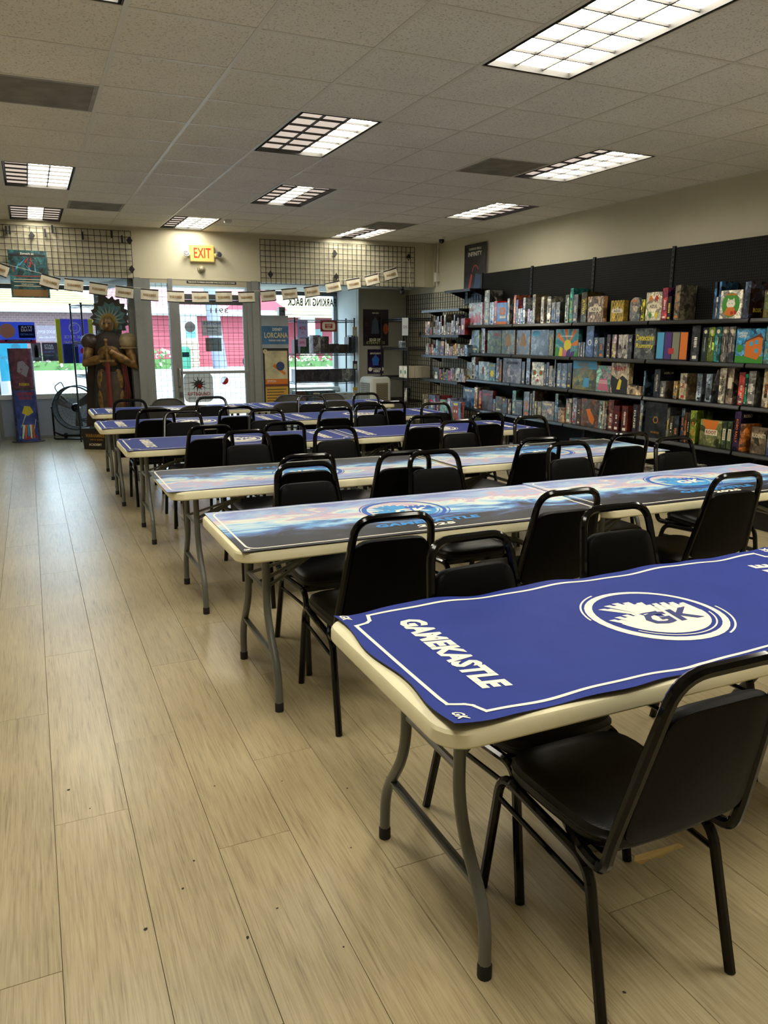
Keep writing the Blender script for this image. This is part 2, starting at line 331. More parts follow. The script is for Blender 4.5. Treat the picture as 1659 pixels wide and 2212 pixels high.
# floor
floor = st('floor', MB().box(XL, XR, YB, 13.42, -.06, -.004), mat('floor_base', '3b3226', .8))
PW, PL, PX = .2345, 1.508, -.063
joint = {0: 2.496, 1: 2.97, 2: 2.155, -1: 3.35, -2: 2.6, 3: 2.62}
def plank_mb(w_, l_):
    e = .0007
    return MB().rings([[(e,e,-.003),(w_-e,e,-.003),(w_-e,l_-e,-.003),(e,l_-e,-.003)], [(e,e,-.0008),(w_-e,e,-.0008),(w_-e,l_-e,-.0008),(e,l_-e,-.0008)],
        [(2*e,2*e,0),(w_-2*e,2*e,0),(w_-2*e,l_-2*e,0),(2*e,l_-2*e,0)]])
pm = plank_mb(PW, PL); first = None; rest = MB(); PV = MATS['plank_vinyl']
for k in range(-11, 26):
    x = PX+k*PW; j0 = joint.get(k, rnd.uniform(0, PL)); j0 -= PL*math.ceil((j0-YB)/PL)
    y = j0
    while y < 13.4:
        ya, yb = max(y, YB), min(y+PL, 13.4); xa, xb = max(x, XL), min(x+PW, XR)
        if yb-ya > .02 and xb-xa > .01:
            if -2 <= k <= 22 and yb > .9:
                if abs(yb-ya-PL) < 1e-4 and first is not None: o = first.copy(); COL.objects.link(o); o.location = (xa, ya, 0)
                else:
                    o = plank_mb(xb-xa, yb-ya).build('floor_plank', PV, floor, loc=(xa, ya, 0))
                    if abs(yb-ya-PL) < 1e-4: first = o
            else:
                q = plank_mb(xb-xa, yb-ya).xf(Matrix.Translation((xa, ya, 0))); rest.add(q.v, q.f)
        y += PL
rest.build('outer_planks', PV, floor, kind='stuff')
q = MB()
for x, y in ((.324,2.131),(-.01,2.70),(.395,1.757),(.50,1.83),(.27,2.02),(.47,2.51),(.70,2.44),(.79,1.99),(.05,2.55),(1.2,1.2),(.15,1.9),(.62,1.62),(.9,2.3)):
    s_ = rnd.uniform(.003,.007); q.add([(x+s_*rnd.uniform(.5,1.3)*math.cos(a), y+s_*rnd.uniform(.5,1.3)*math.sin(a), .0008) for a in (0,1,2.1,3.1,4.2,5.2)], [(0,1,2,3,4,5)])
q.build('floor_specks', mat('speck_dark','2a261f',.9), floor, kind='stuff')
# ceiling: grid, tiles, vents, lights
ceil = st('ceiling', MB().box(XL, XR, YB, YF, CZ+.16, CZ+.2), mat('plenum', '45423c', .9))
lights = {(3,-2): 'LLL', (2,2): 'uul', (3,6): 'ulu', (2,10): 'ull', (6,2): 'ull', (7,6): 'llu', (6,10): 'lul', (-1,6): 'ull', (-1,10): 'ulu', (-1,-2): 'lll', (3,-6): 'lll', (-1,-6): 'lll', (6,-6): 'lll', (7,-3): 'lll', (-4,2): 'lll'}  # unseen fixture by the right wall is added to brighten that side
vents = [(-1,2), (0,9), (5,3), (6,9)]
used = set(vents)
for (i, j) in lights: used |= {(i,j), (i,j+1)}
CF = MATS['ceiling_fibre']; teem = mat('grid_white', 'cfcabd', .45)
def tile_mb(w_, l_):
    return MB().rings([[(.010,.010,.0),(w_-.010,.010,.0),(w_-.010,l_-.010,.0),(.010,l_-.010,.0)], [(.010,.010,.006),(w_-.010,.010,.006),(w_-.010,l_-.010,.006),(.010,l_-.010,.006)],
        [(.002,.002,.006),(w_-.002,.002,.006),(w_-.002,l_-.002,.006),(.002,l_-.002,.006)], [(.002,.002,.014),(w_-.002,.002,.014),(w_-.002,l_-.002,.014),(.002,l_-.002,.014)]])
first = None; rest = MB()
for i in range(-5, 10):
    for j in range(-10, 13):
        if (i, j) in used: continue
        xa, xb = max(GX+i*G, XL), min(GX+(i+1)*G, XR); ya, yb = max(GY+j*G, YB), min(GY+(j+1)*G, YF)
        if xb-xa < .03 or yb-ya < .025: continue
        full = abs(xb-xa-G)+abs(yb-ya-G) < 1e-4
        if i >= -2 and j >= -3:
            if full and first is not None: o = first.copy(); COL.objects.link(o); o.location = (xa, ya, CZ)
            else:
                o = tile_mb(xb-xa, yb-ya).build('ceiling_tile', CF, ceil, loc=(xa, ya, CZ))
                if full: first = o
        else:
            q = tile_mb(xb-xa, yb-ya).xf(Matrix.Translation((xa, ya, CZ))); rest.add(q.v, q.f)
rest.build('outer_tiles', CF, ceil, kind='stuff')
for i in range(-5, 10):
    x = GX+i*G
    MB().box(x-.012, x+.012, YB, YF, CZ-.003, CZ).box(x-.003, x+.003, YB, YF, CZ, CZ+.03).build('main_tee', teem, ceil)
for j in range(-9, 13):
    y = GY+j*G
    c = MB()
    xs = XL; segs = []
    skip = sorted([(GX+i*G, GX+(i+1)*G) for (i, jj) in lights if jj+1 == j])
    for a, b_ in skip:
        if a > xs: segs.append((xs, a))
        xs = b_
    segs.append((xs, XR))
    for a, b_ in segs: c.box(a, b_, y-.011, y+.011, CZ-.0025, CZ).box(a, b_, y-.003, y+.003, CZ, CZ+.02)
    c.build('cross_tee', teem, ceil)
MB().box(XR-.022, XR, YB, YF, CZ-.004, CZ).box(XL, XL+.022, YB, YF, CZ-.004, CZ).box(XL, XR, YF-.022, YF, CZ-.004, CZ).build('wall_angle', teem, ceil)
lit = lampmat('lit_lens', (1, .94, .80), LAMP); spill_glow = lampmat('unlit_lens_spill_glow', (1, .84, .72), .34); louv = mat('louver_metal', '2c2a26', .6); housing = mat('lamp_housing', '2a2925', .5)  # lenses of dark lamps emit faintly, standing in for spill inside the fixture
where = {(3,-2): 'biggest ceiling light, all lamps lit, above the nearest blue table', (2,2): 'ceiling light with only its aisle-far lamp lit, ahead of the biggest light',
 (3,6): 'ceiling light with only its middle lamp lit', (2,10): 'ceiling light close to the exit sign, half lit', (6,2): 'ceiling light above the shelves with two lamps lit, beside a dusty vent',
 (7,6): 'ceiling light near the shelf wall with its far edge lamp dark', (6,10): 'ceiling light shining onto the wire grid over the parking window', (-1,6): 'bluish ceiling light over the aisle near the front windows',
 (-1,10): 'ceiling light cut by the photo edge over the left window', (-1,-2): 'ceiling light cut off at the top edge above the aisle',
 (3,-6): 'unseen ceiling light added behind the viewpoint, above the middle', (7,-3): 'unseen ceiling light added to brighten the shelf wall side', (6,-6): 'unseen ceiling light added behind the viewpoint, near the shelf wall', (-1,-6): 'unseen ceiling light added behind the viewpoint, above the aisle', (-4,2): 'ceiling light far left of the aisle, outside the view'}  # fixtures behind the viewpoint continue the grid unseen, added for illumination
for (i, j), pat in lights.items():
    lab = where[(i, j)]
    t = thing('ceiling_light', lab, 'light', (GX+i*G, GY+j*G, CZ), group='recessed fluorescent ceiling lights')
    e = .014
    hb = MB().box(e, G-e, e, 2*G-e, .10, .11); 
    for a in ((e, e+.006, e, 2*G-e), (G-e-.006, G-e, e, 2*G-e), (e, G-e, e, e+.006), (e, G-e, 2*G-e-.006, 2*G-e)): hb.box(*a, .0, .11)
    hb.build('housing', housing, t)
    fr_ = MB()
    for a in ((.030, .036, .030, 2*G-.030), (G-.036, G-.030, .030, 2*G-.030), (.030, G-.030, .030, .036), (.030, G-.030, 2*G-.036, 2*G-.030)): fr_.box(*a, -.002, .05)
    fr_.build('inner_frame', louv, t)
    cw = (G-.072)/3
    for c in range(3):
        x0 = .036+c*cw; pn = MB(); ch = (2*G-.072)/6
        for r_ in range(6):
            y0 = .036+r_*ch; cx, cy = x0+cw/2, y0+ch/2
            pn.add([(x0,y0,.028),(x0+cw,y0,.028),(x0+cw,y0+ch,.028),(x0,y0+ch,.028),(cx,cy,.052)], [(1,0,4),(2,1,4),(3,2,4),(0,3,4)])
        on = pat[c] in 'lL'
        pn.build('lamp_lens', lit if on else spill_glow, t)
    lv = MB()
    for c in (1, 2): lv.box(.036+c*cw-.005, .036+c*cw+.005, .036, 2*G-.036, .015, .028)
    for r_ in range(1, 6): lv.box(.036, G-.036, .036+r_*ch-.005, .036+r_*ch+.005, .015, .028)
    lv.build('louver', louv, t)
ventm = mat('vent_grille', '8a867c', .6, noise_amt=.22, nscale=7)
vl = {(-1,2): 'dusty perforated ceiling vent above the aisle at the left', (0,9): 'grey ceiling vent near the left window wire grid', (5,3): 'ceiling vent beside the light above the shelves', (6,9): 'ceiling vent beside the light near the right front corner'}
for (i, j) in vents:
    t = thing('ceiling_vent', vl[(i,j)], 'vent', (GX+i*G, GY+j*G, CZ), group='ceiling vents')
    MB().box(.012, G-.012, .012, G-.012, .004, .012).box(.2, .4, .2, .4, -.001, .004).build('plate', mat('vent_dark', '7c786c', .8, noise_amt=.3, nscale=8), t)
    f_ = MB()
    for a in ((.012,.04,.012,G-.012),(G-.04,G-.012,.012,G-.012),(.04,G-.04,.012,.04),(.04,G-.04,G-.04,G-.012)): f_.box(*a, -.003, .006)
    f_.build('vent_frame', ventm, t)
    s_ = MB()
    for k in range(52): s_.box(.042, G-.042, .044+k*.0101, .049+k*.0101, -.002, .003)
    s_.build('grille', ventm, t)['kind'] = 'stuff'
# walls
st('wall_right', MB().box(XR, XR+.1, YB, 13.5, 0, 3.25), wallp)
st('wall_left', MB().box(XL-.1, XL, YB, YF+.1, 0, 3.25), wallp)
st('wall_back', MB().box(XL-.1, XR+.1, YB-.1, YB, 0, 3.25), wallp)
st('wall_far', MB().box(XL-.1, XR, YF, YF+.12, 2.355, 3.25).box(XL-.1, -.52, YF, YF+.12, 0, 2.355), wallp)
st('trim_1', MB().box(-.52, XR, YF-.006, YF, 2.352, 2.372).box(5.83, 5.84, YF-.008, YF, 2.37, 3.01), wallp)
st('ceiling_soffit', MB().box(-.55, XR, YF+.12, 13.42, 2.36, 2.5), mat('soffit_paint', 'b4b6b0', .8))
st('wall_corner', MB().box(5.1, XR, 12.3, 12.4, 0, 2.36), greyp)
st('wall_return', MB().box(5.1, 5.18, 12.4, 13.4, 0, 2.36).box(5.085, 5.1, 12.27, 12.32, 0, 2.36), mat('return_paint', 'a9aca8', .75, noise_amt=.05, nscale=4))
st('wall_bay', MB().box(-.6, -.5, YF+.12, 13.4, 0, 2.36), greyp)
lowm = mat('low_wall_blue_grey', 'b0b8c6', .7, noise_amt=.05, nscale=5)
st('wall_window_left', MB().box(-.5, 1.04, 13.3, 13.4, 0, .62), lowm)
st('wall_window_right', MB().box(3.46, 5.1, 13.3, 13.4, 0, .62), lowm)
st('trim_2', MB().box(-.5, -.46, 13.24, 13.3, 0, .63).box(-.46, 1.0, 13.27, 13.3, .0, .045).box(.98, 1.03, 13.25, 13.3, 0, .63), alum)
st('trim_3', MB().box(5.995, 6.03, YF-.03, YF, 2.37, 3.01), wallp)
GL = MATS['pane_glass']
def window(name, x0, x1, y, z0, z1):
    t = empty(name, (0,0,0), kind='structure')
    MB().box(x0, x1, y-.10, y+.06, z0-.03, z0+.045).build('sill', white, t)
    MB().box(x0, x1, y-.03, y+.03, z1, z1+.07).build('top_rail', alumd, t)
    MB().box(x0, x0+.06, y-.04, y+.04, z0+.04, z1).build('jamb', alum, t)
    MB().box(x1-.07, x1, y-.04, y+.04, z0+.04, z1).build('jamb', alum, t)
    MB().box(x0+.06, x1-.07, y-.003, y+.003, z0+.04, z1).build('pane', GL, t)
    return t
window('window_1', -.5, 1.08, 13.34, .65, 2.28)
window('window_2', 3.42, 5.10, 13.34, .65, 2.28)
def splay(name, a, b_):
    t = empty(name, (a[0], a[1], 0), math.atan2(b_[1]-a[1], b_[0]-a[0]), kind='structure'); L_ = math.dist(a, b_)
    MB().box(.03, L_-.03, -.04, .04, 0, .14).build('bottom_rail', alum, t)
    MB().box(.03, L_-.03, -.03, .03, 2.27, 2.36).build('top_rail', alum, t)
    MB().box(-.02, .05, -.05, .05, 0, 2.36).build('jamb', alum, t)
    MB().box(.05, L_-.03, -.003, .003, .14, 2.27).build('pane', GL, t)
splay('window_3', (1.36, 11.48), (1.05, 13.3)); splay('window_4', (3.14, 11.48), (3.45, 13.3))
# door frame, sidelight and door
t = empty('trim_4', (0,0,0), kind='structure')
MB().box(1.38, 1.47, 11.30, 11.45, 0, 2.36).build('post', alum, t); MB().box(1.47, 1.60, 11.33, 11.43, 0, 2.36).build('post', alum, t)
MB().box(3.02, 3.12, 11.30, 11.45, 0, 2.36).build('post', alum, t); MB().box(2.95, 3.02, 11.33, 11.43, 0, 2.36).build('post', alum, t)
MB().box(1.84, 1.90, 11.32, 11.44, 0, 2.36).build('post', alum, t)
MB().box(1.90, 2.95, 11.33, 11.43, 2.27, 2.36).box(1.60, 1.84, 11.33, 11.43, 2.30, 2.36).build('header', mat('warm_metal', 'a39c86', .5), t)
MB().box(1.90, 2.95, 11.33, 11.43, 2.09, 2.16).build('transom_bar', alumd, t)
MB().box(1.60, 1.84, 11.33, 11.43, 0, .12).build('bottom_rail', alum, t)
t = empty('window_5', (0,0,0), kind='structure')
MB().box(1.60, 1.84, 11.38, 11.386, .12, 2.30).build('pane', GL, t)
MB().box(1.90, 2.95, 11.38, 11.386, 2.16, 2.27).build('pane', GL, t)
d = empty('door_1', (0,0,0), kind='structure')
MB().box(1.905, 1.985, 11.35, 11.40, .01, 2.085).build('stile', alum, d); MB().box(2.89, 2.945, 11.35, 11.40, .01, 2.085).build('stile', alum, d)
MB().box(1.985, 2.89, 11.35, 11.40, 2.02, 2.085).build('top_rail', alumd, d); MB().box(1.985, 2.89, 11.35, 11.40, .01, .20).build('bottom_rail', alum, d)
MB().box(1.985, 2.89, 11.374, 11.378, .20, 2.02).build('pane', GL, d)
MB().box(1.96, 2.93, 11.29, 11.325, 1.055, 1.095).box(1.96, 2.0, 11.32, 11.35, 1.06, 1.09).box(2.90, 2.93, 11.32, 11.35, 1.06, 1.09).build('push_bar', alum, d)
MB().tube(fillet([(1.93,11.35,1.13), (1.93,11.27,1.13), (1.93,11.25,1.0), (1.93,11.27,.87), (1.93,11.35,.87)], .03), .012).build('pull_handle', alum, d, smooth=True)
MB().box(1.925, 1.965, 11.335, 11.352, .72, .80).cyl((1.945,11.32,.76), (1.945,11.34,.76), .012).build('lock', alumd, d)
def wires(x0, x1, z0, z1, y, s=.0762, r=.0022):
    m_ = MB(); n = round((x1-x0)/s); k = round((z1-z0)/s)
    for a in range(n+1):
        x = x0+(x1-x0)*a/n; m_.box(x-r, x+r, y-r, y+r, z0, z1)
    for a in range(k+1):
        z = z0+(z1-z0)*a/k; m_.box(x0, x1, y-r*2.6, y-r*.8, z-r, z+r)
    return m_
wires(1.985, 2.89, .21, 2.02, 11.365, .0775, .0018).build('security_grid', blkm, d)
wires(1.6, 1.84, .13, 2.34, 11.37, .0775, .0018).build('security_grid', blkm, t)
# ---------------------------------------------------------------- outside
st('pavement', MB().box(-30, 40, 13.42, 20.0, -.18, -.03), mat('concrete', 'a8a69e', .85, noise_amt=.06, nscale=.6))
st('road', MB().box(-60, 90, 20.0, 38.0, -.3, -.14), mat('asphalt_pale', '8c8f92', .9, noise_amt=.08, nscale=.4))
st('kerb', MB().box(-60, 90, 38.0, 38.35, -.3, .02).box(-60, 90, 19.85, 20.0, -.3, -.02), mat('kerb_stone', '9d9c96', .8))
st('far_pavement', MB().box(-60, 90, 38.35, 60, -.3, 0), mat('concrete', 'a8a69e', .85))
bw = thing('shop_building', 'pink and brown single storey shops across the street, seen through the glass', 'building', (0,42,0))
pink = mat('pink_siding', 'a04450', .7, noise_amt=.04, nscale=1); cream = mat('cream_siding', 'a09678', .7)
def siding(x0, x1, z0, z1, y, m_, nm='wall', step=.2):
    q = MB(); z = z0
    while z < z1-.01:
        e = min(z+step, z1); q.add([(x0,y-.03,z),(x1,y-.03,z),(x1,y,e),(x0,y,e)], [(0,1,2,3)]); q.add([(x0,y-.03,z),(x1,y-.03,z),(x1,y+.01,z),(x0,y+.01,z)], [(3,2,1,0)]); z = e
    q.box(x0, x1, y+.02, y+.3, z0, z1)
    return q.build(nm, m_, bw)
bm_ = nodemat('brown_brick'); m, N, L, b = bm_
br = N.new('ShaderNodeTexBrick'); br.inputs['Scale'].default_value = 2.2; br.inputs['Color1'].default_value = srgb('6a4a4e')+(1,); br.inputs['Color2'].default_value = srgb('5a4046')+(1,); br.inputs['Mortar'].default_value = srgb('81706e')+(1,)
tc = N.new('ShaderNodeTexCoord'); mp = N.new('ShaderNodeMapping'); mp.inputs['Rotation'].default_value = (PI/2,0,0); L.new(tc.outputs['Object'], mp.inputs[0]); L.new(mp.outputs[0], br.inputs['Vector']); L.new(br.outputs[0], b.inputs['Base Color'])
MB().box(-14, 3.7, 0, .3, 0, 2.75).build('wall', m, bw)
siding(3.7, 12.2, 0, 2.7, 0, pink)
siding(12.2, 24, 0, 2.9, 1.2, pink)
def roof(x0, x1, y0, y1, z0, z1, m_, hip=0, rows=12):
    q = MB()
    for k in range(rows):
        a, c = k/rows, (k+1)/rows; h0, h1 = hip*a, hip*c
        za, zc = z0+(z1-z0)*a, z0+(z1-z0)*c; ya, yc = y0+(y1-y0)*a, y0+(y1-y0)*c
        q.add([(x0,ya,za+.05),(x1-h0,ya,za+.05),(x1-h1,yc,zc+.0),(x0,yc,zc)], [(0,1,2,3)]); q.add([(x0,ya,za-.05),(x1-h0,ya,za-.05),(x1-h0,ya,za+.05),(x0,ya,za+.05)], [(0,1,2,3)])
    return q.build('roof', m_, bw)
shing = mat('tan_shingles', '847858', .85, noise_amt=.15, nscale=3)
roof(-16, 3.4, -1.0, 3.2, 3.0, 4.5, shing, 2.2)
roof(3.0, 12.6, -.4, 4.0, 2.95, 5.4, mat('pink_roof', 'c07c86', .7, noise_amt=.06, nscale=1))
MB().box(-16, 3.6, -1.1, -.9, 2.72, 3.0).box(3.6, 12.6, -.55, -.35, 2.62, 2.98).box(-16, 12.6, -.9, .0, 2.70, 2.74).build('fascia', mat('white_trim', 'd4d6d2', .6), bw)
for x0 in (7.3, 13.8, 16.6, 19.3):
    MB().box(x0, x0+.85, -.35, .0, 1.35, 2.7).build('pilaster', mat('white_trim'), bw)
    sm_ = MB()
    for r_ in range(9):
        for c in range(3):
            w_ = .30; o_ = (r_ % 2)*.1
            sm_.box(x0-.05+c*w_+.01, x0-.05+(c+1)*w_-.01+o_*.3, -.47+rnd.uniform(0,.04), -.30, r_*.15+.008, r_*.15+.142)
    sm_.build('stone_base', mat('pale_stone', 'b7ab92', .85, noise_amt=.15, nscale=4), bw)
MB().box(7.55, 8.05, -.37, -.34, 1.5, 2.2).build('window', mat('teal_glass', '5c8a88', .2), bw)
MB().box(14.9, 15.6, 1.12, 1.18, 1.0, 2.0).build('window', mat('teal_glass'), bw)
q = MB(); 
for k in range(11):
    z = 2.75+k*.19; x0_ = 11.6-0*k; x1_ = 21-.65*k; q.add([(12.2+.15*k,-.6,z),(x1_,-.6,z),(x1_-.6,-.57,z+.19),(12.35+.15*k,-.57,z+.19)], [(0,1,2,3)]); q.box(12.2+.15*k, x1_, -.6, -.5, z-.02, z+.012)
q.box(12.2, 21, -.6, 1.2, 2.6, 2.75)
q.build('gable', cream, bw)
MB().add([(9.6,-.7,2.95),(13.0,-.7,2.95),(11.2,-.7,4.2)], [(0,1,2)]).add([(9.6,-.5,2.95),(13.0,-.5,2.95),(11.2,-.5,4.2)], [(2,1,0)]).build('small_gable', pink, bw)
def hedge(x0, x1, y, z1, label, name='flower_hedge'):
    q = MB(); 
    for k in range(int((x1-x0)*70)):
        c = Vector((rnd.uniform(x0,x1), y+rnd.uniform(-.5,.5), rnd.uniform(0, z1))); s_ = rnd.uniform(.05,.11)
        a = Vector((rnd.uniform(-1,1), rnd.uniform(-1,1), rnd.uniform(-.3,1))).normalized(); b2 = a.orthogonal().normalized()*s_
        q.add([c-b2, c+a*s_*1.4, c+b2, c-a*s_*1.4], [(0,1,2,3)], 1 if rnd.random() < .28 else 0)
    q.box(x0, x1, y-.3, y+.3, 0, z1*.5)
    o = q.build(name, [mat('leaf_green', '466a34', .7), mat('petal_white', 'e8dcdc', .6)]); o['label'] = label; o['category'] = 'hedge'; o['kind'] = 'stuff'
hedge(-3, 3.4, 40.2, .75, 'white flowering hedge before the brown brick wall across the street')
hedge(5.2, 6.5, 40.0, .95, 'white flowering bushes before the pink wall')
hedge(12.4, 22, 40.2, .6, 'green hedge seen through the parking window')
o = MB().lathe([(.0,0),(.28,0),(.30,.9),(.24,1.05),(0,1.1)], n=14).build('litter_bin', mat('bin_green', '1f6a52', .5), loc=(7.05,39.6,0), smooth=True); o['label'] = 'green litter bin on the far pavement beyond the sidelight'; o['category'] = 'bin'
def pole(x, y, lean, r, label):
    o = MB().tube([(0,0,-.1),(lean,0,4),(lean*2.3,0,9)], [r,r*.85,r*.7], 12).build('utility_pole', mat('pole_grey', '6f7384', .8, noise_amt=.08, nscale=2), loc=(x,y,0), smooth=True); o['label'] = label; o['category'] = 'pole'
pole(8.75, 39.3, -.38, .36, 'leaning grey concrete pole seen through the door glass')
pole(-.72, 22.6, -.1, .17, 'grey pole at the left edge outside the left window')
t = thing('parked_motorcycle', 'dark blue parked motorcycle against the pink wall seen through the door', 'motorcycle', (11.0,40.4,0))
mc = mat('motor_blue', '2a3a6c', .4)
for dx in (-.5, .5): MB().tube([(dx+.28*math.cos(a*PI/8),0,.3+.28*math.sin(a*PI/8)) for a in range(16)], .06, 6, closed=True).cyl((dx,-.05,.3),(dx,.05,.3),.06).build('wheel', rubber, t, smooth=True)
MB().ball((-.1,0,.6), .55, .22, .25).ball((.25,0,.8), .28, .2, .2).build('body', mc, t, smooth=True)
MB().tube([(.5,0,.3),(.35,0,.9),(.3,0,1.05)], .04).tube([(.3,-.3,1.08),(.3,.3,1.08)], .025).build('fork', steel, t, smooth=True)
MB().ball((-.4,0,.85), .32, .17, .09).build('seat', rubber, t, smooth=True)
# ---------------------------------------------------------------- tables
TL, TD, TH = 1.83, .762, .745
def outline(w_, d_, r, n=5):
    P = []
    for cx, cy, a0 in ((w_-r, d_-r, 0), (r, d_-r, PI/2), (r, r, PI), (w_-r, r, 1.5*PI)):
        for k in range(n+1): a = a0+PI/2*k/n; P.append((cx+r*math.cos(a), cy+r*math.sin(a)))
    return P
def make_table():
    t = thing('folding_table', 'x', 'table', (0,0,0), group='folding tables in six rows')
    R = []
    for ins, z in ((.035,-.05),(.004,-.048),(0,-.042),(0,-.012),(.004,-.004),(.012,0),(.03,0)):
        R.append([(x+ (ins if x < TL/2 else -ins), y+(ins if y < TD/2 else -ins), TH+z) for x, y in outline(TL, TD, .075)])
    MB().rings(R).build('tabletop', plastic, t, smooth=.5)
    for s, x in ((1, .17), (-1, TL-.17)):
        cy = TD/2
        for sg in (-1, 1):
            p = [(x, cy+sg*.155, TH-.05), (x, cy+sg*.155, .38), (x+.0*s, cy+sg*.30, .17), (x, cy+sg*.305, .03)]
            lg = MB().tube(fillet(p, [.1, .09], 5), .0168, 10).build('leg', steel, t, smooth=True)
            MB().lathe([(.0,0),(.019,0),(.019,.035),(.0165,.04),(0,.04)], (x, cy+sg*.305, 0), 12).build('foot_cap', rubber, lg, smooth=True)
        MB().box(x-.004, x+.004, cy-.27, cy+.27, .215, .24).box(x-.012, x+.012, cy-.27, cy+.27, .236, .24).build('crossbar', steel, t)
        MB().cyl((x, cy-.16, .50), (x, cy+.16, .50), .011, 8).build('upper_crossbar', steel, t, smooth=True)
        xm = x+s*.27
        MB().tube([(x, cy-.03, .50), (xm, cy, .60), (x+s*.55, cy, TH-.05)], .010, 6, flat=.6).tube([(x, cy+.13, .50), (xm, cy+.01, .60)], .008, 6).tube([(x, cy-.13, .50), (xm, cy-.01, .60)], .008, 6).box(xm-.03, xm+.03, cy-.012, cy+.012, .585, .615).build('brace', steel, t)
    return t
tabs = [  # x, y, label
 (.74, 1.31, 'nearest folding table, off-white top under a rumpled blue mat'), (2.60, 1.33, 'folding table at the right edge, end to end with the nearest one'),
 (.68, 2.89, 'second-row folding table by the aisle under a 2025 landscape mat'), (2.53, 2.92, 'second-row folding table on the shelf side under a landscape mat'),
 (.64, 4.22, 'third-row folding table by the aisle, mat corner jutting past its end'), (2.50, 4.34, 'third-row folding table on the shelf side, set slightly back'),
 (.59, 5.93, 'fourth-row folding table by the aisle with blue mat'), (2.43, 5.95, 'fourth-row folding table on the shelf side with blue mat'),
 (.53, 7.47, 'fifth-row folding table by the aisle with blue mat'), (2.37, 7.50, 'fifth-row folding table on the shelf side with blue mat'),
 (.57, 8.95, 'farthest-row folding table beside the armoured figure'), (2.41, 8.97, 'farthest-row folding table before the tall card game column')]
T0 = make_table(); TT = []
for k, (x, y, lab) in enumerate(tabs):
    if k == 0: T0.location = (x, y, 0); T0['label'] = lab; TT.append(T0)
    else: TT.append(copy_thing(T0, (x, y, 0), 0, lab))
# ---------------------------------------------------------------- mats
ML, MD = 1.84, .752
def waver(seed, amp):
    rr = random.Random(seed); ph = [rr.uniform(0, 6) for _ in range(6)]
    def f(x, y):
        e = max(0, 1-min(y, MD-y)/.14)+max(0, 1-min(x, ML-x)/.10)*.6
        wv = amp*(.5+.5*math.sin(x*13+ph[0]+y*3))*e + amp*.35*(.5+.5*math.sin(x*29+ph[1]))*e + amp*.18*(.5+.5*math.sin(x*5+y*7+ph[2]))
        if amp > .003: wv += amp*.30*max(0, 1-abs((x-.62)+.35*(y-.4))/.035)*max(0,1-abs(y-.25)/.4)+amp*.25*max(0, 1-abs((x-1.2)-.6*(y-.4))/.03)*max(0,1-abs(y-.5)/.3)
        return wv
    def edge(x, y):      # slight wander of the outline
        k = amp*.9
        return (x+k*math.sin(y*16+ph[3])*(1 if x < .02 or x > ML-.02 else 0), y+k*.8*math.sin(x*15+ph[4])*(1 if y < .02 or y > MD-.02 else 0))
    return f, edge
def castle(mb, P, c):    # emblem: towers in a ringed disc; c = (ring, tower a, tower b, letters)
    ringc, ta, tb, let = c
    def poly(pts, mi): mb.add([P(x, y) for x, y in pts], [tuple(range(len(pts)))], mi)
    def rg(cx, cy, r0, r1, mi, n=40, sc=1.0, a0=0, a1=2*PI):
        vs = []; fs = []
        for k in range(n+1):
            a = a0+(a1-a0)*k/n
            for r in (r0, r1): vs.append(P(cx+r*math.cos(a), cy+r*math.sin(a)))
        for k in range(n): fs.append((2*k, 2*k+1, 2*k+3, 2*k+2))
        mb.add(vs, fs, mi)
    for k in range(40):      # crescent ring, thicker at the lower left
        a0, a1 = 2*PI*k/40, 2*PI*(k+1)/40
        th = lambda a: .016+.012*(.5-.5*math.cos(a-.6))
        mb.add([P(.19*math.cos(a0), .19*math.sin(a0)), P((.19+th(a0))*math.cos(a0), (.19+th(a0))*math.sin(a0)), P((.19+th(a1))*math.cos(a1), (.19+th(a1))*math.sin(a1)), P(.19*math.cos(a1), .19*math.sin(a1))], [(0,1,2,3)], ringc)
    rg(0, 0, .222, .228, ringc, 14, a0=-1.2, a1=-.1); rg(0, 0, .222, .228, ringc, 14, a0=1.9, a1=3.0)
    rg(0, 0, .172, .177, ringc, 30, a0=-2.6, a1=-.3)
    r = .160; n = 20; y0 = -.028; a0 = math.asin(y0/r)
    mb.add([P(r*math.cos(PI-a0+(PI+2*a0)*k/n), r*math.sin(PI-a0+(PI+2*a0)*k/n)) for k in range(n+1)], [tuple(range(n+1))], ta)
    def tower(xa, xb, top, ba, bb, yb, n, mi):
        m = 2*n-1
        for k in range(m):
            t0, t1 = k/m, (k+1)/m; tp = top((t0+t1)/2)+(.018 if k % 2 == 0 else 0); lean = .006 if k % 2 == 0 else 0
            mb.add([P(ba+(bb-ba)*t0, yb), P(ba+(bb-ba)*t1, yb), P(xa+(xb-xa)*t1, tp), P(xa+(xb-xa)*t0-lean, tp)], [(0,1,2,3)], mi)
    tower(-.135, .035, lambda t: .075+.032*math.sin(t*PI), -.065, .015, .018, 5, ta)
    tower(-.168, -.020, lambda t: -.012+.022*math.sin(t*PI), -.150, -.01, -.030, 5, ta)
    tower(.030, .158, lambda t: .052-.030*t+.016*math.sin(t*PI), .010, .155, -.030, 5, tb)
    return mb
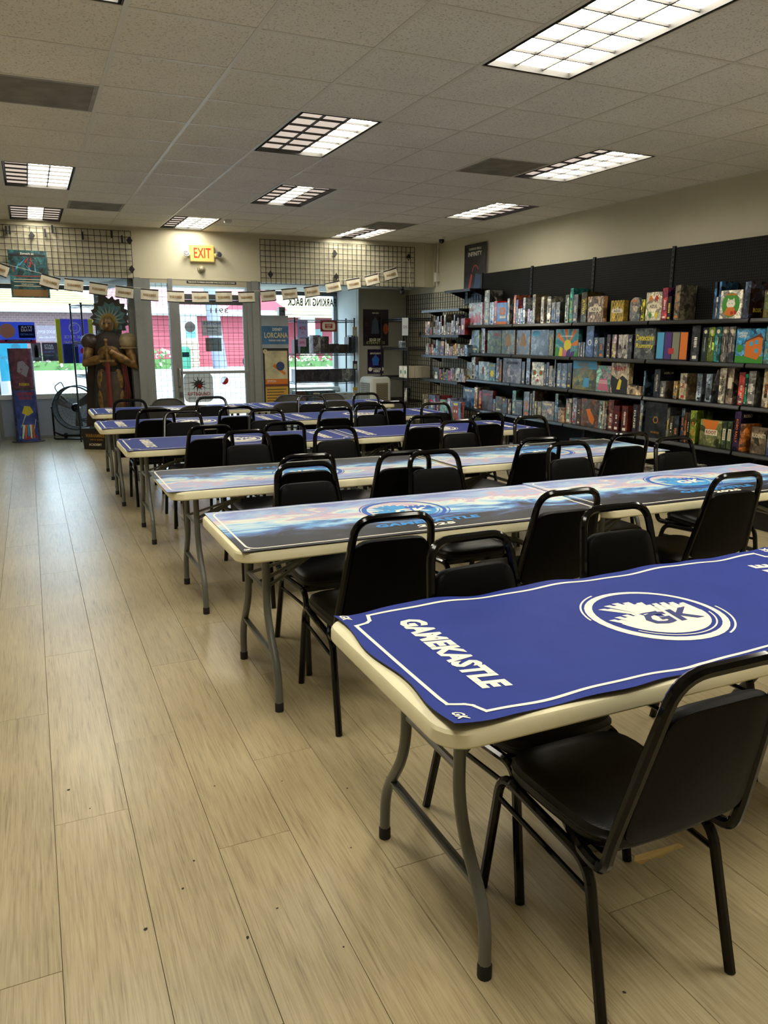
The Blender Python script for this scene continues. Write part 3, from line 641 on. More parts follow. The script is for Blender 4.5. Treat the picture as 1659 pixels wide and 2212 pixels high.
def blue_mat(x, y, z, seed, amp, label, rz=0):
    f, edge = waver(seed, amp)
    t = thing('table_mat', label, 'table mat', (x, y, z), rz, 'blue table mats')
    nx, ny = 96, 40; q = MB(); vs = []
    for j in range(ny+1):
        for i in range(nx+1):
            u, v_ = ML*i/nx, MD*j/ny; e = edge(u, v_); vs.append((e[0], e[1], f(u, v_)+.003))
    fs = [(j*(nx+1)+i, j*(nx+1)+i+1, (j+1)*(nx+1)+i+1, (j+1)*(nx+1)+i) for j in range(ny) for i in range(nx)]
    q.add(vs, fs)
    bd = [i for i in range(nx+1)]+[(j)*(nx+1)+nx for j in range(1, ny+1)]+[ny*(nx+1)+i for i in range(nx-1, -1, -1)]+[j*(nx+1) for j in range(ny-1, 0, -1)]
    lo = [(vs[i][0], vs[i][1], vs[i][2]-.003) for i in bd]; hi = [vs[i] for i in bd]; n = len(bd)
    q.add(lo+hi, [(k, (k+1) % n, n+(k+1) % n, n+k) for k in range(n)], 1)
    q.build('cloth', [blue, dark], t, smooth=.9)
    P = lambda u, v_: (u, v_, f(min(max(u,0),ML), min(max(v_,0),MD))+.0042)
    pr = MB()
    def line(a, b_, w_=.011):
        a, b_ = Vector(a), Vector(b_); n = max(1, int((b_-a).length/.012)); d_ = (b_-a).normalized(); s_ = Vector((-d_.y, d_.x))*w_/2
        a = a-d_*w_/2; b_ = b_+d_*w_/2; pts = [a+(b_-a)*k/n for k in range(n+1)]
        pr.add([P(*(p-s_)) for p in pts]+[P(*(p+s_)) for p in pts], [(k, k+1, n+2+k, n+1+k) for k in range(n)])
    i0, c = .036, .065; A = []
    W, H_ = ML, MD
    for pts in ([(i0+c,i0),(W-i0-c,i0)], [(i0+c,H_-i0),(W-i0-c,H_-i0)], [(i0,i0+c),(i0,H_-i0-c)], [(W-i0,i0+c),(W-i0,H_-i0-c)]): line(*pts)
    for sx_, sy_ in ((0,0),(1,0),(0,1),(1,1)):
        fx = lambda a: W-a if sx_ else a
        fy = lambda a: H_-a if sy_ else a
        line((fx(i0+c), fy(i0)), (fx(i0+c-.012), fy(i0+c*.62))); line((fx(i0+c-.012), fy(i0+c*.62)), (fx(i0+c*.6), fy(i0+c-.012))); line((fx(i0+c*.6), fy(i0+c-.012)), (fx(i0), fy(i0+c)))
    pr.build('border_print', inkw, t)
    lt = MB()
    fn = lambda sgn, cx, cy: (lambda a, b_: P(cx+sgn*b_, cy-sgn*a))
    text(lt, None, 'GAMEKASTLE', 0, 0, .080, .50, bold=.055, shear=.25, fn=fn(1, .20, MD/2+.01))
    lt.build('lettering', inkw, t); lt = MB()
    text(lt, None, 'GAMEKASTLE', 0, 0, .080, .50, bold=.055, shear=.25, fn=fn(-1, ML-.20, MD/2))
    lt.build('lettering', inkw, t)
    for cx, cy, s_ in ((.03,.03,1),(.03,MD-.03,1),(ML-.03,.03,-1),(ML-.03,MD-.03,-1)): text(MB(), None, 'GK', 0, 0, .030, .042, bold=.03, shear=.25, fn=fn(s_, cx, cy)).build('corner_mark', inkw, t)
    em = castle(MB(), lambda a, b_: P(ML/2+a, MD/2+b_), (0, 0, 0, 1))
    text(em, None, 'GK', .03, -.035, .095, .20, bold=.035, shear=.2, mi=1, fn=lambda a, b_: (lambda p: (p[0], p[1], p[2]+.0006))(P(ML/2+a, MD/2+b_)))
    em.build('emblem_print', [inkw, inkn], t)
    return t
B0 = blue_mat(.768, 1.318, TH, 3, .0105, 'rumpled blue mat on the nearest table, wavy edges')
blue_mat(2.63, 1.34, TH, 5, .006, 'blue mat corner at the right edge beside the nearest mat')
F0 = blue_mat(.60, 5.935, TH, 9, .0016, 'blue mat on the fourth-row table by the aisle')
for x, y, lab in ((2.46, 5.96, 'blue mat on the fourth-row table nearest the shelves'), (.55, 7.475, 'blue mat on the fifth-row table by the aisle'), (2.40, 7.505, 'blue mat on the fifth-row table nearest the shelves'),
                  (.59, 8.955, 'blue mat on the farthest table by the aisle'), (2.44, 8.975, 'blue mat on the farthest table nearest the white cooler')):
    copy_thing(F0, (x, y, TH), 0, lab)
def art_mat(x, y, z, label, rz=0, amp=.0012, seed=1):
    f, edge = waver(seed, amp)
    t = thing('landscape_mat', label, 'table mat', (x, y, z), rz, 'landscape table mats')
    vs = []; nx, ny = 60, 24
    for j in range(ny+1):
        for i in range(nx+1):
            u, v_ = ML*i/nx, MD*j/ny; vs.append((u, v_, f(u, v_)+.003))
    q = MB().add(vs, [(j*(nx+1)+i, j*(nx+1)+i+1, (j+1)*(nx+1)+i+1, (j+1)*(nx+1)+i) for j in range(ny) for i in range(nx)])
    bd = [i for i in range(nx+1)]+[(j)*(nx+1)+nx for j in range(1, ny+1)]+[ny*(nx+1)+i for i in range(nx-1, -1, -1)]+[j*(nx+1) for j in range(ny-1, 0, -1)]
    n = len(bd); q.add([(vs[i][0], vs[i][1], vs[i][2]-.003) for i in bd]+[vs[i] for i in bd], [(k, (k+1) % n, n+(k+1) % n, n+k) for k in range(n)], 1)
    q.build('cloth', [MATS['landscape_cloth'], dark], t, smooth=.9)
    P = lambda u, v_: (u, v_, f(min(max(u,0),ML), min(max(v_,0),MD))+.0040)
    pr = MB(); i0 = .03; r = .05; path = []
    for cx, cy, a0 in ((ML-i0-r, MD-i0-r, 0), (i0+r, MD-i0-r, PI/2), (i0+r, i0+r, PI), (ML-i0-r, i0+r, 1.5*PI)):
        for k in range(7): a = a0+PI/2*k/6; path.append((cx+r*math.cos(a), cy+r*math.sin(a)))
    path.append(path[0]); w_ = .0045
    for a, b_ in zip(path, path[1:]):
        a, b_ = Vector(a), Vector(b_); n = max(1, int((b_-a).length/.03)); d_ = (b_-a).normalized(); s_ = Vector((-d_.y, d_.x))*w_
        pts = [a+(b_-a)*k/n for k in range(n+1)]
        pr.add([P(*(p-s_)) for p in pts]+[P(*(p+s_)) for p in pts], [(k, k+1, n+2+k, n+1+k) for k in range(n)])
    pr.build('border_print', inkw, t)
    lt = MB()
    text(lt, None, 'GAMEKASTLE', ML/2, .175, .052, .54, bold=.05, shear=.15, fn=P)
    lt.build('lettering', mat('bright_blue_ink', '2f84c8', .6), t)
    text(MB(), None, '2025', ML/2, .105, .042, .20, bold=.04, shear=.15, fn=P).build('lettering', inkw, t)
    for cx in (.025, ML-.025): text(MB(), None, 'GK', cx, .028, .02, .03, bold=.05, fn=P).build('corner_mark', inkw, t)
    em = castle(MB(), lambda a, b_: P(ML/2+a*1.0, MD/2+.06+b_*.95), (0, 1, 0, 2))
    text(em, None, 'GK', .03, -.03, .085, .19, bold=.035, shear=.2, mi=2, fn=lambda a, b_: (lambda p: (p[0], p[1], p[2]+.0006))(P(ML/2+a, MD/2+.06+b_)))
    em.build('emblem_print', [inkb, inkl, inkw], t)
    return t
art_mat(.70, 2.89, TH, 'landscape mat by the aisle on the second-row table, dark near edge', seed=2)
art_mat(2.55, 2.925, TH, 'landscape mat on the second-row table nearest the shelves', seed=4)
art_mat(.62+ML, 4.235+MD, TH, 'upside down landscape mat by the aisle on the third-row table', PI, seed=6)
art_mat(2.50+ML, 4.35+MD, TH, 'upside down landscape mat on the third-row table nearest the shelves', PI, seed=8)
# ---------------------------------------------------------------- chairs
def sup(w0, w1, y0, y1, n=28, e=5):     # superellipse seat outline wider at y1
    P = []
    for k in range(n):
        a = 2*PI*k/n; c, s_ = math.cos(a), math.sin(a)
        x = abs(c)**(2/e)*(1 if c > 0 else -1); y = abs(s_)**(2/e)*(1 if s_ > 0 else -1)
        P.append((x, y))
    return [((w0+(w1-w0)*(y+1)/2)/2*x, (y0+y1)/2+(y1-y0)/2*y) for x, y in P]
def make_chair():
    t = thing('banquet_chair', 'x', 'chair', group='black banquet chairs at the tables')
    R = []
    for s_, z in ((.90,.408),(.985,.412),(1,.420),(.995,.432),(1.01,.436),(1.01,.441),(.99,.446),(.97,.458),(.90,.467),(.7,.472),(.35,.474)):
        R.append([(x*s_, .02+(y-.02)*s_, z) for x, y in sup(.37, .41, -.19, .23)])
    MB().rings(R).build('seat', vinyl, t, smooth=.6)
    # backrest in a leaning frame
    y0, z0, y1, z1 = -.215, .43, -.33, .915; H_ = math.hypot(y1-y0, z1-z0); dy, dz = (y1-y0)/H_, (z1-z0)/H_
    def Bk(x, h, o=0): return (x, y0+dy*h+dz*o*-1*-1, z0+dz*h-dy*o*1) if False else (x, y0+dy*h+dz*o, z0+dz*h-dy*o)
    hw = lambda h: .200-.045*(h/H_)
    def pad_ring(s_, o):
        P = []; n = 26; e = 7; hb, ht = .04, H_-.095
        for k in range(n):
            a = 2*PI*k/n; c, q = math.cos(a), math.sin(a)
            x = abs(c)**(2/e)*(1 if c > 0 else -1); y = abs(q)**(2/e)*(1 if q > 0 else -1)
            h = (hb+ht)/2+(ht-hb)/2*y*(1-(1-s_)*.5); P.append(Bk((hw(h)-.008)*x*s_, h, o))
        return P
    MB().rings([pad_ring(.93,-.012), pad_ring(.995,-.010), pad_ring(1,-.006), pad_ring(1,.006), pad_ring(.985,.014), pad_ring(.93,.022), pad_ring(.7,.027)]).build('backrest', vinylb, t, smooth=.6)
    path = [(-.14,.03,.40), (-.195,-.12,.395), Bk(-.200,-.04,0), Bk(-.202,.04,0), Bk(-hw(H_), H_, 0), Bk(hw(H_), H_, 0), Bk(.202,.04,0), Bk(.200,-.04,0), (.195,-.12,.395), (.14,.03,.40)]
    MB().tube(fillet(path, [.04,.05,.05,.075,.075,.05,.05,.04], 6), .0155, 8).build('back_frame', blk, t, smooth=True)
    for sg in (-1, 1):
        fr = [(sg*.205, .285, .0), (sg*.195, .225, .40)]; rr = [(sg*.195, -.15, .375), (sg*.205, -.245, 0)]
        full = fillet([fr[0], fr[1], rr[0], rr[1]], [.06, .06], 6)
        k = len(full)//2
        MB().tube(full[:5], .0145, 8).build('leg', blk, t, smooth=True)
        MB().tube(full[4:-4], .0145, 8).build('side_rail', blk, t, smooth=True)
        MB().tube(full[-5:], .0145, 8).build('leg', blk, t, smooth=True)
        MB().cyl((sg*.198, .232, .325), (sg*.198, -.165, .305), .008, 6).build('stretcher', blk, t, smooth=True)
    MB().box(-.19, .19, .17, .195, .385, .408).box(-.19, .19, -.13, -.105, .385, .408).box(-.17, .17, -.17, .2, .402, .410).build('seat_frame', blk, t)
    return t
C0 = make_chair()
chairs = [ # x, y, facing away?, tilt, label
 (1.285, 1.385, 0, .0, 'nearest black chair, scuffed vinyl back, in front of the nearest blue mat'),
 (1.33, 1.86, 1, .05, 'black chair behind the nearest blue mat, by its aisle end'),
 (2.08, 2.03, 1, -.03, 'black chair behind the nearest blue mat, beyond its emblem'),
 (1.22, 2.90, 0, -.03, 'chair with its full back to us before the aisle end landscape mat'),
 (2.13, 3.02, 0, -.02, 'chair with its back to us where the two nearest landscape mats meet'),
 (3.17, 3.03, 0, -.02, 'chair with its back to us covering part of the second emblem'),
 (1.29, 3.54, 1, .0, 'chair facing us behind the second-row emblem, one of a close pair'),
 (2.13, 3.66, 1, 0, 'chair facing us behind the seam of the nearest landscape mats'),
 (3.10, 3.65, 1, 0, 'chair facing us between second and third rows, towards the shelves'),
 (3.92, 3.58, 1, 0, 'chair facing us closest to the shelves behind the second row'),
 (1.40, 4.47, 0, 0, 'chair with its back to us behind the close pair, over the upside down emblem'),
 (1.98, 4.36, 0, -.05, 'chair with its back to us between third-row aisle mat and a grey-lit pad'),
 (3.07, 4.55, 0, -.03, 'tall-looking chair back covering the shelf-side upside down emblem'),
 (3.82, 4.53, 0, -.03, 'chair with its back to us at the shelf end of the third row'),
 (1.37, 5.09, 1, 0, 'chair facing us just behind the aisle-side upside down mat'),
 (2.04, 5.07, 1, 0, 'chair facing us before the seam of the fourth-row blue mats'),
 (3.11, 5.08, 1, 0, 'chair facing us before the shelf-side fourth-row emblem'),
 (3.84, 5.13, 1, 0, 'chair facing us alone near the shelves behind the third row'),
 (1.20, 6.15, 0, 0, 'chair with its back to us at the aisle end of the fourth row'),
 (1.79, 6.17, 0, 0, 'chair with its back to us before the fourth-row lettering seam'),
 (3.05, 6.17, 0, -.02, 'chair with its back to us beside the fourth-row shelf-side emblem'),
 (3.66, 6.16, 0, -.02, 'chair with its back to us at the shelf end of the fourth row'),
 (1.22, 6.80, 1, 0, 'chair facing us behind the fourth row, next to an aisle-end chair back'),
 (1.96, 6.66, 1, 0, 'low chair facing us behind the fourth row seam, mostly hidden'),
 (3.05, 6.74, 1, 0, 'low chair facing us behind the fourth row, framed by two chair backs'),
 (3.74, 6.66, 1, 0, 'chair facing us below the blue totem box, behind the fourth row'),
 (1.02, 7.69, 0, 0, 'chair with its back to us over a folding chair at the fifth row aisle end'),
 (1.78, 7.70, 0, 0, 'chair with its back to us in the middle of the fifth row'),
 (2.60, 7.18, 0, .02, 'chair with its back to us pulled out from the fifth row'),
 (3.42, 7.68, 0, -.02, 'chair with its back to us at the shelf end of the fifth row'),
 (.93, 8.28, 1, 0, 'chair facing us at the aisle, in front of the armoured figure'),
 (1.81, 8.35, 1, 0, 'chair facing us in front of the door sticker'),
 (2.93, 8.18, 1, 0, 'chair facing us in front of the window rack of dark boxes'),
 (3.62, 8.20, 1, 0, 'chair facing us just below the white cooler')]
for k, (x, y, fc, a, lab) in enumerate(chairs):
    rz = (PI if fc else 0)+a
    if k == 0: C0.location = (x, y, 0); C0.rotation_euler = (0,0,rz); C0['label'] = lab
    else: copy_thing(C0, (x, y, 0), rz, lab)
# torn seat lining and scuffs on the nearest chair belong to it alone
q = MB(); 
pts = [(-.10,-.195,.398),(.03,-.20,.396),(.045,-.205,.385),(.0,-.208,.387),(-.03,-.207,.379),(-.06,-.207,.386),(-.085,-.206,.377),(-.105,-.20,.388)]
q.add(pts, [tuple(range(8))]); q.build('torn_lining', mat('raw_lining', '9a8450', .9), C0, label='torn tan lining')
# folding chairs at the far row
gmet = mat('grey_enamel', '3c3b37', .4)
def make_folding():
    t = thing('folding_chair', 'x', 'chair', group='metal folding chairs at the farthest row')
    R = []; 
    q = MB(); n = 14; vs = []
    for j in range(9):
        h = j/8
        for i in range(n+1):
            u = -1+2*i/n; wd = .215*(1-.18*max(0, h-.35)**2*2)
            zt = .66+.155*h - (.05*abs(u)**4 if j == 8 else .05*abs(u)**4*h)
            vs.append((u*wd, -.235-.02*h+.03*u*u, zt))
    fs = [(j*(n+1)+i, j*(n+1)+i+1, (j+1)*(n+1)+i+1, (j+1)*(n+1)+i) for j in range(8) for i in range(n)]
    q.add(vs, fs); q.add([(a, b_-.012, c) for a, b_, c in vs], [tuple(reversed(f)) for f in fs])
    q.tube([vs[8*(n+1)+i] for i in range(n+1)], .009, 6)
    q.build('backrest', gmet, t, smooth=True)
    MB().rings([[(x*s_, y*s_, z) for x, y in sup(.36,.38,-.17,.2,20,4)] for s_, z in ((.96,.425),(1,.43),(1,.44),(.9,.442))]).build('seat', gmet, t, smooth=.6)
    for sg in (-1, 1):
        MB().tube([(sg*.215,.24,.01),(sg*.21,-.24,.74)], .011, 8).build('leg', gmet, t, smooth=True)
        MB().tube([(sg*.19,-.22,.01),(sg*.19,.1,.43)], .011, 8).build('leg', gmet, t, smooth=True)
    MB().cyl((-.21,.15,.13),(.21,.15,.13),.007,6).cyl((-.19,-.16,.1),(.19,-.16,.1),.007,6).build('stretcher', gmet, t, smooth=True)
    return t
fold = [(1.53, 9.72, 1, 'grey folding chair behind the farthest table, below the door sidelight'), (3.13, 9.74, 1, 'grey folding chair behind the farthest table, before the card game column'), (3.72, 9.76, 1, 'grey folding chair behind the farthest table, before the window rack'),
 (1.18, 9.03, 0, 'dark folding chair back at the aisle end of the farthest table'), (1.66, 9.05, 0, 'dark folding chair half hidden beside the farthest emblem'), (2.75, 9.05, 0, 'dark folding chair back left of a chair facing us, farthest row'), (3.36, 9.07, 0, 'dark folding chair back nearest the cooler')]
f0 = make_folding()
for k, (x, y, fc, lab) in enumerate(fold):
    if k == 0: f0.location = (x, y, 0); f0.rotation_euler = (0,0,PI); f0['label'] = lab
    else: copy_thing(f0, (x, y, 0), PI if fc else 0, lab)
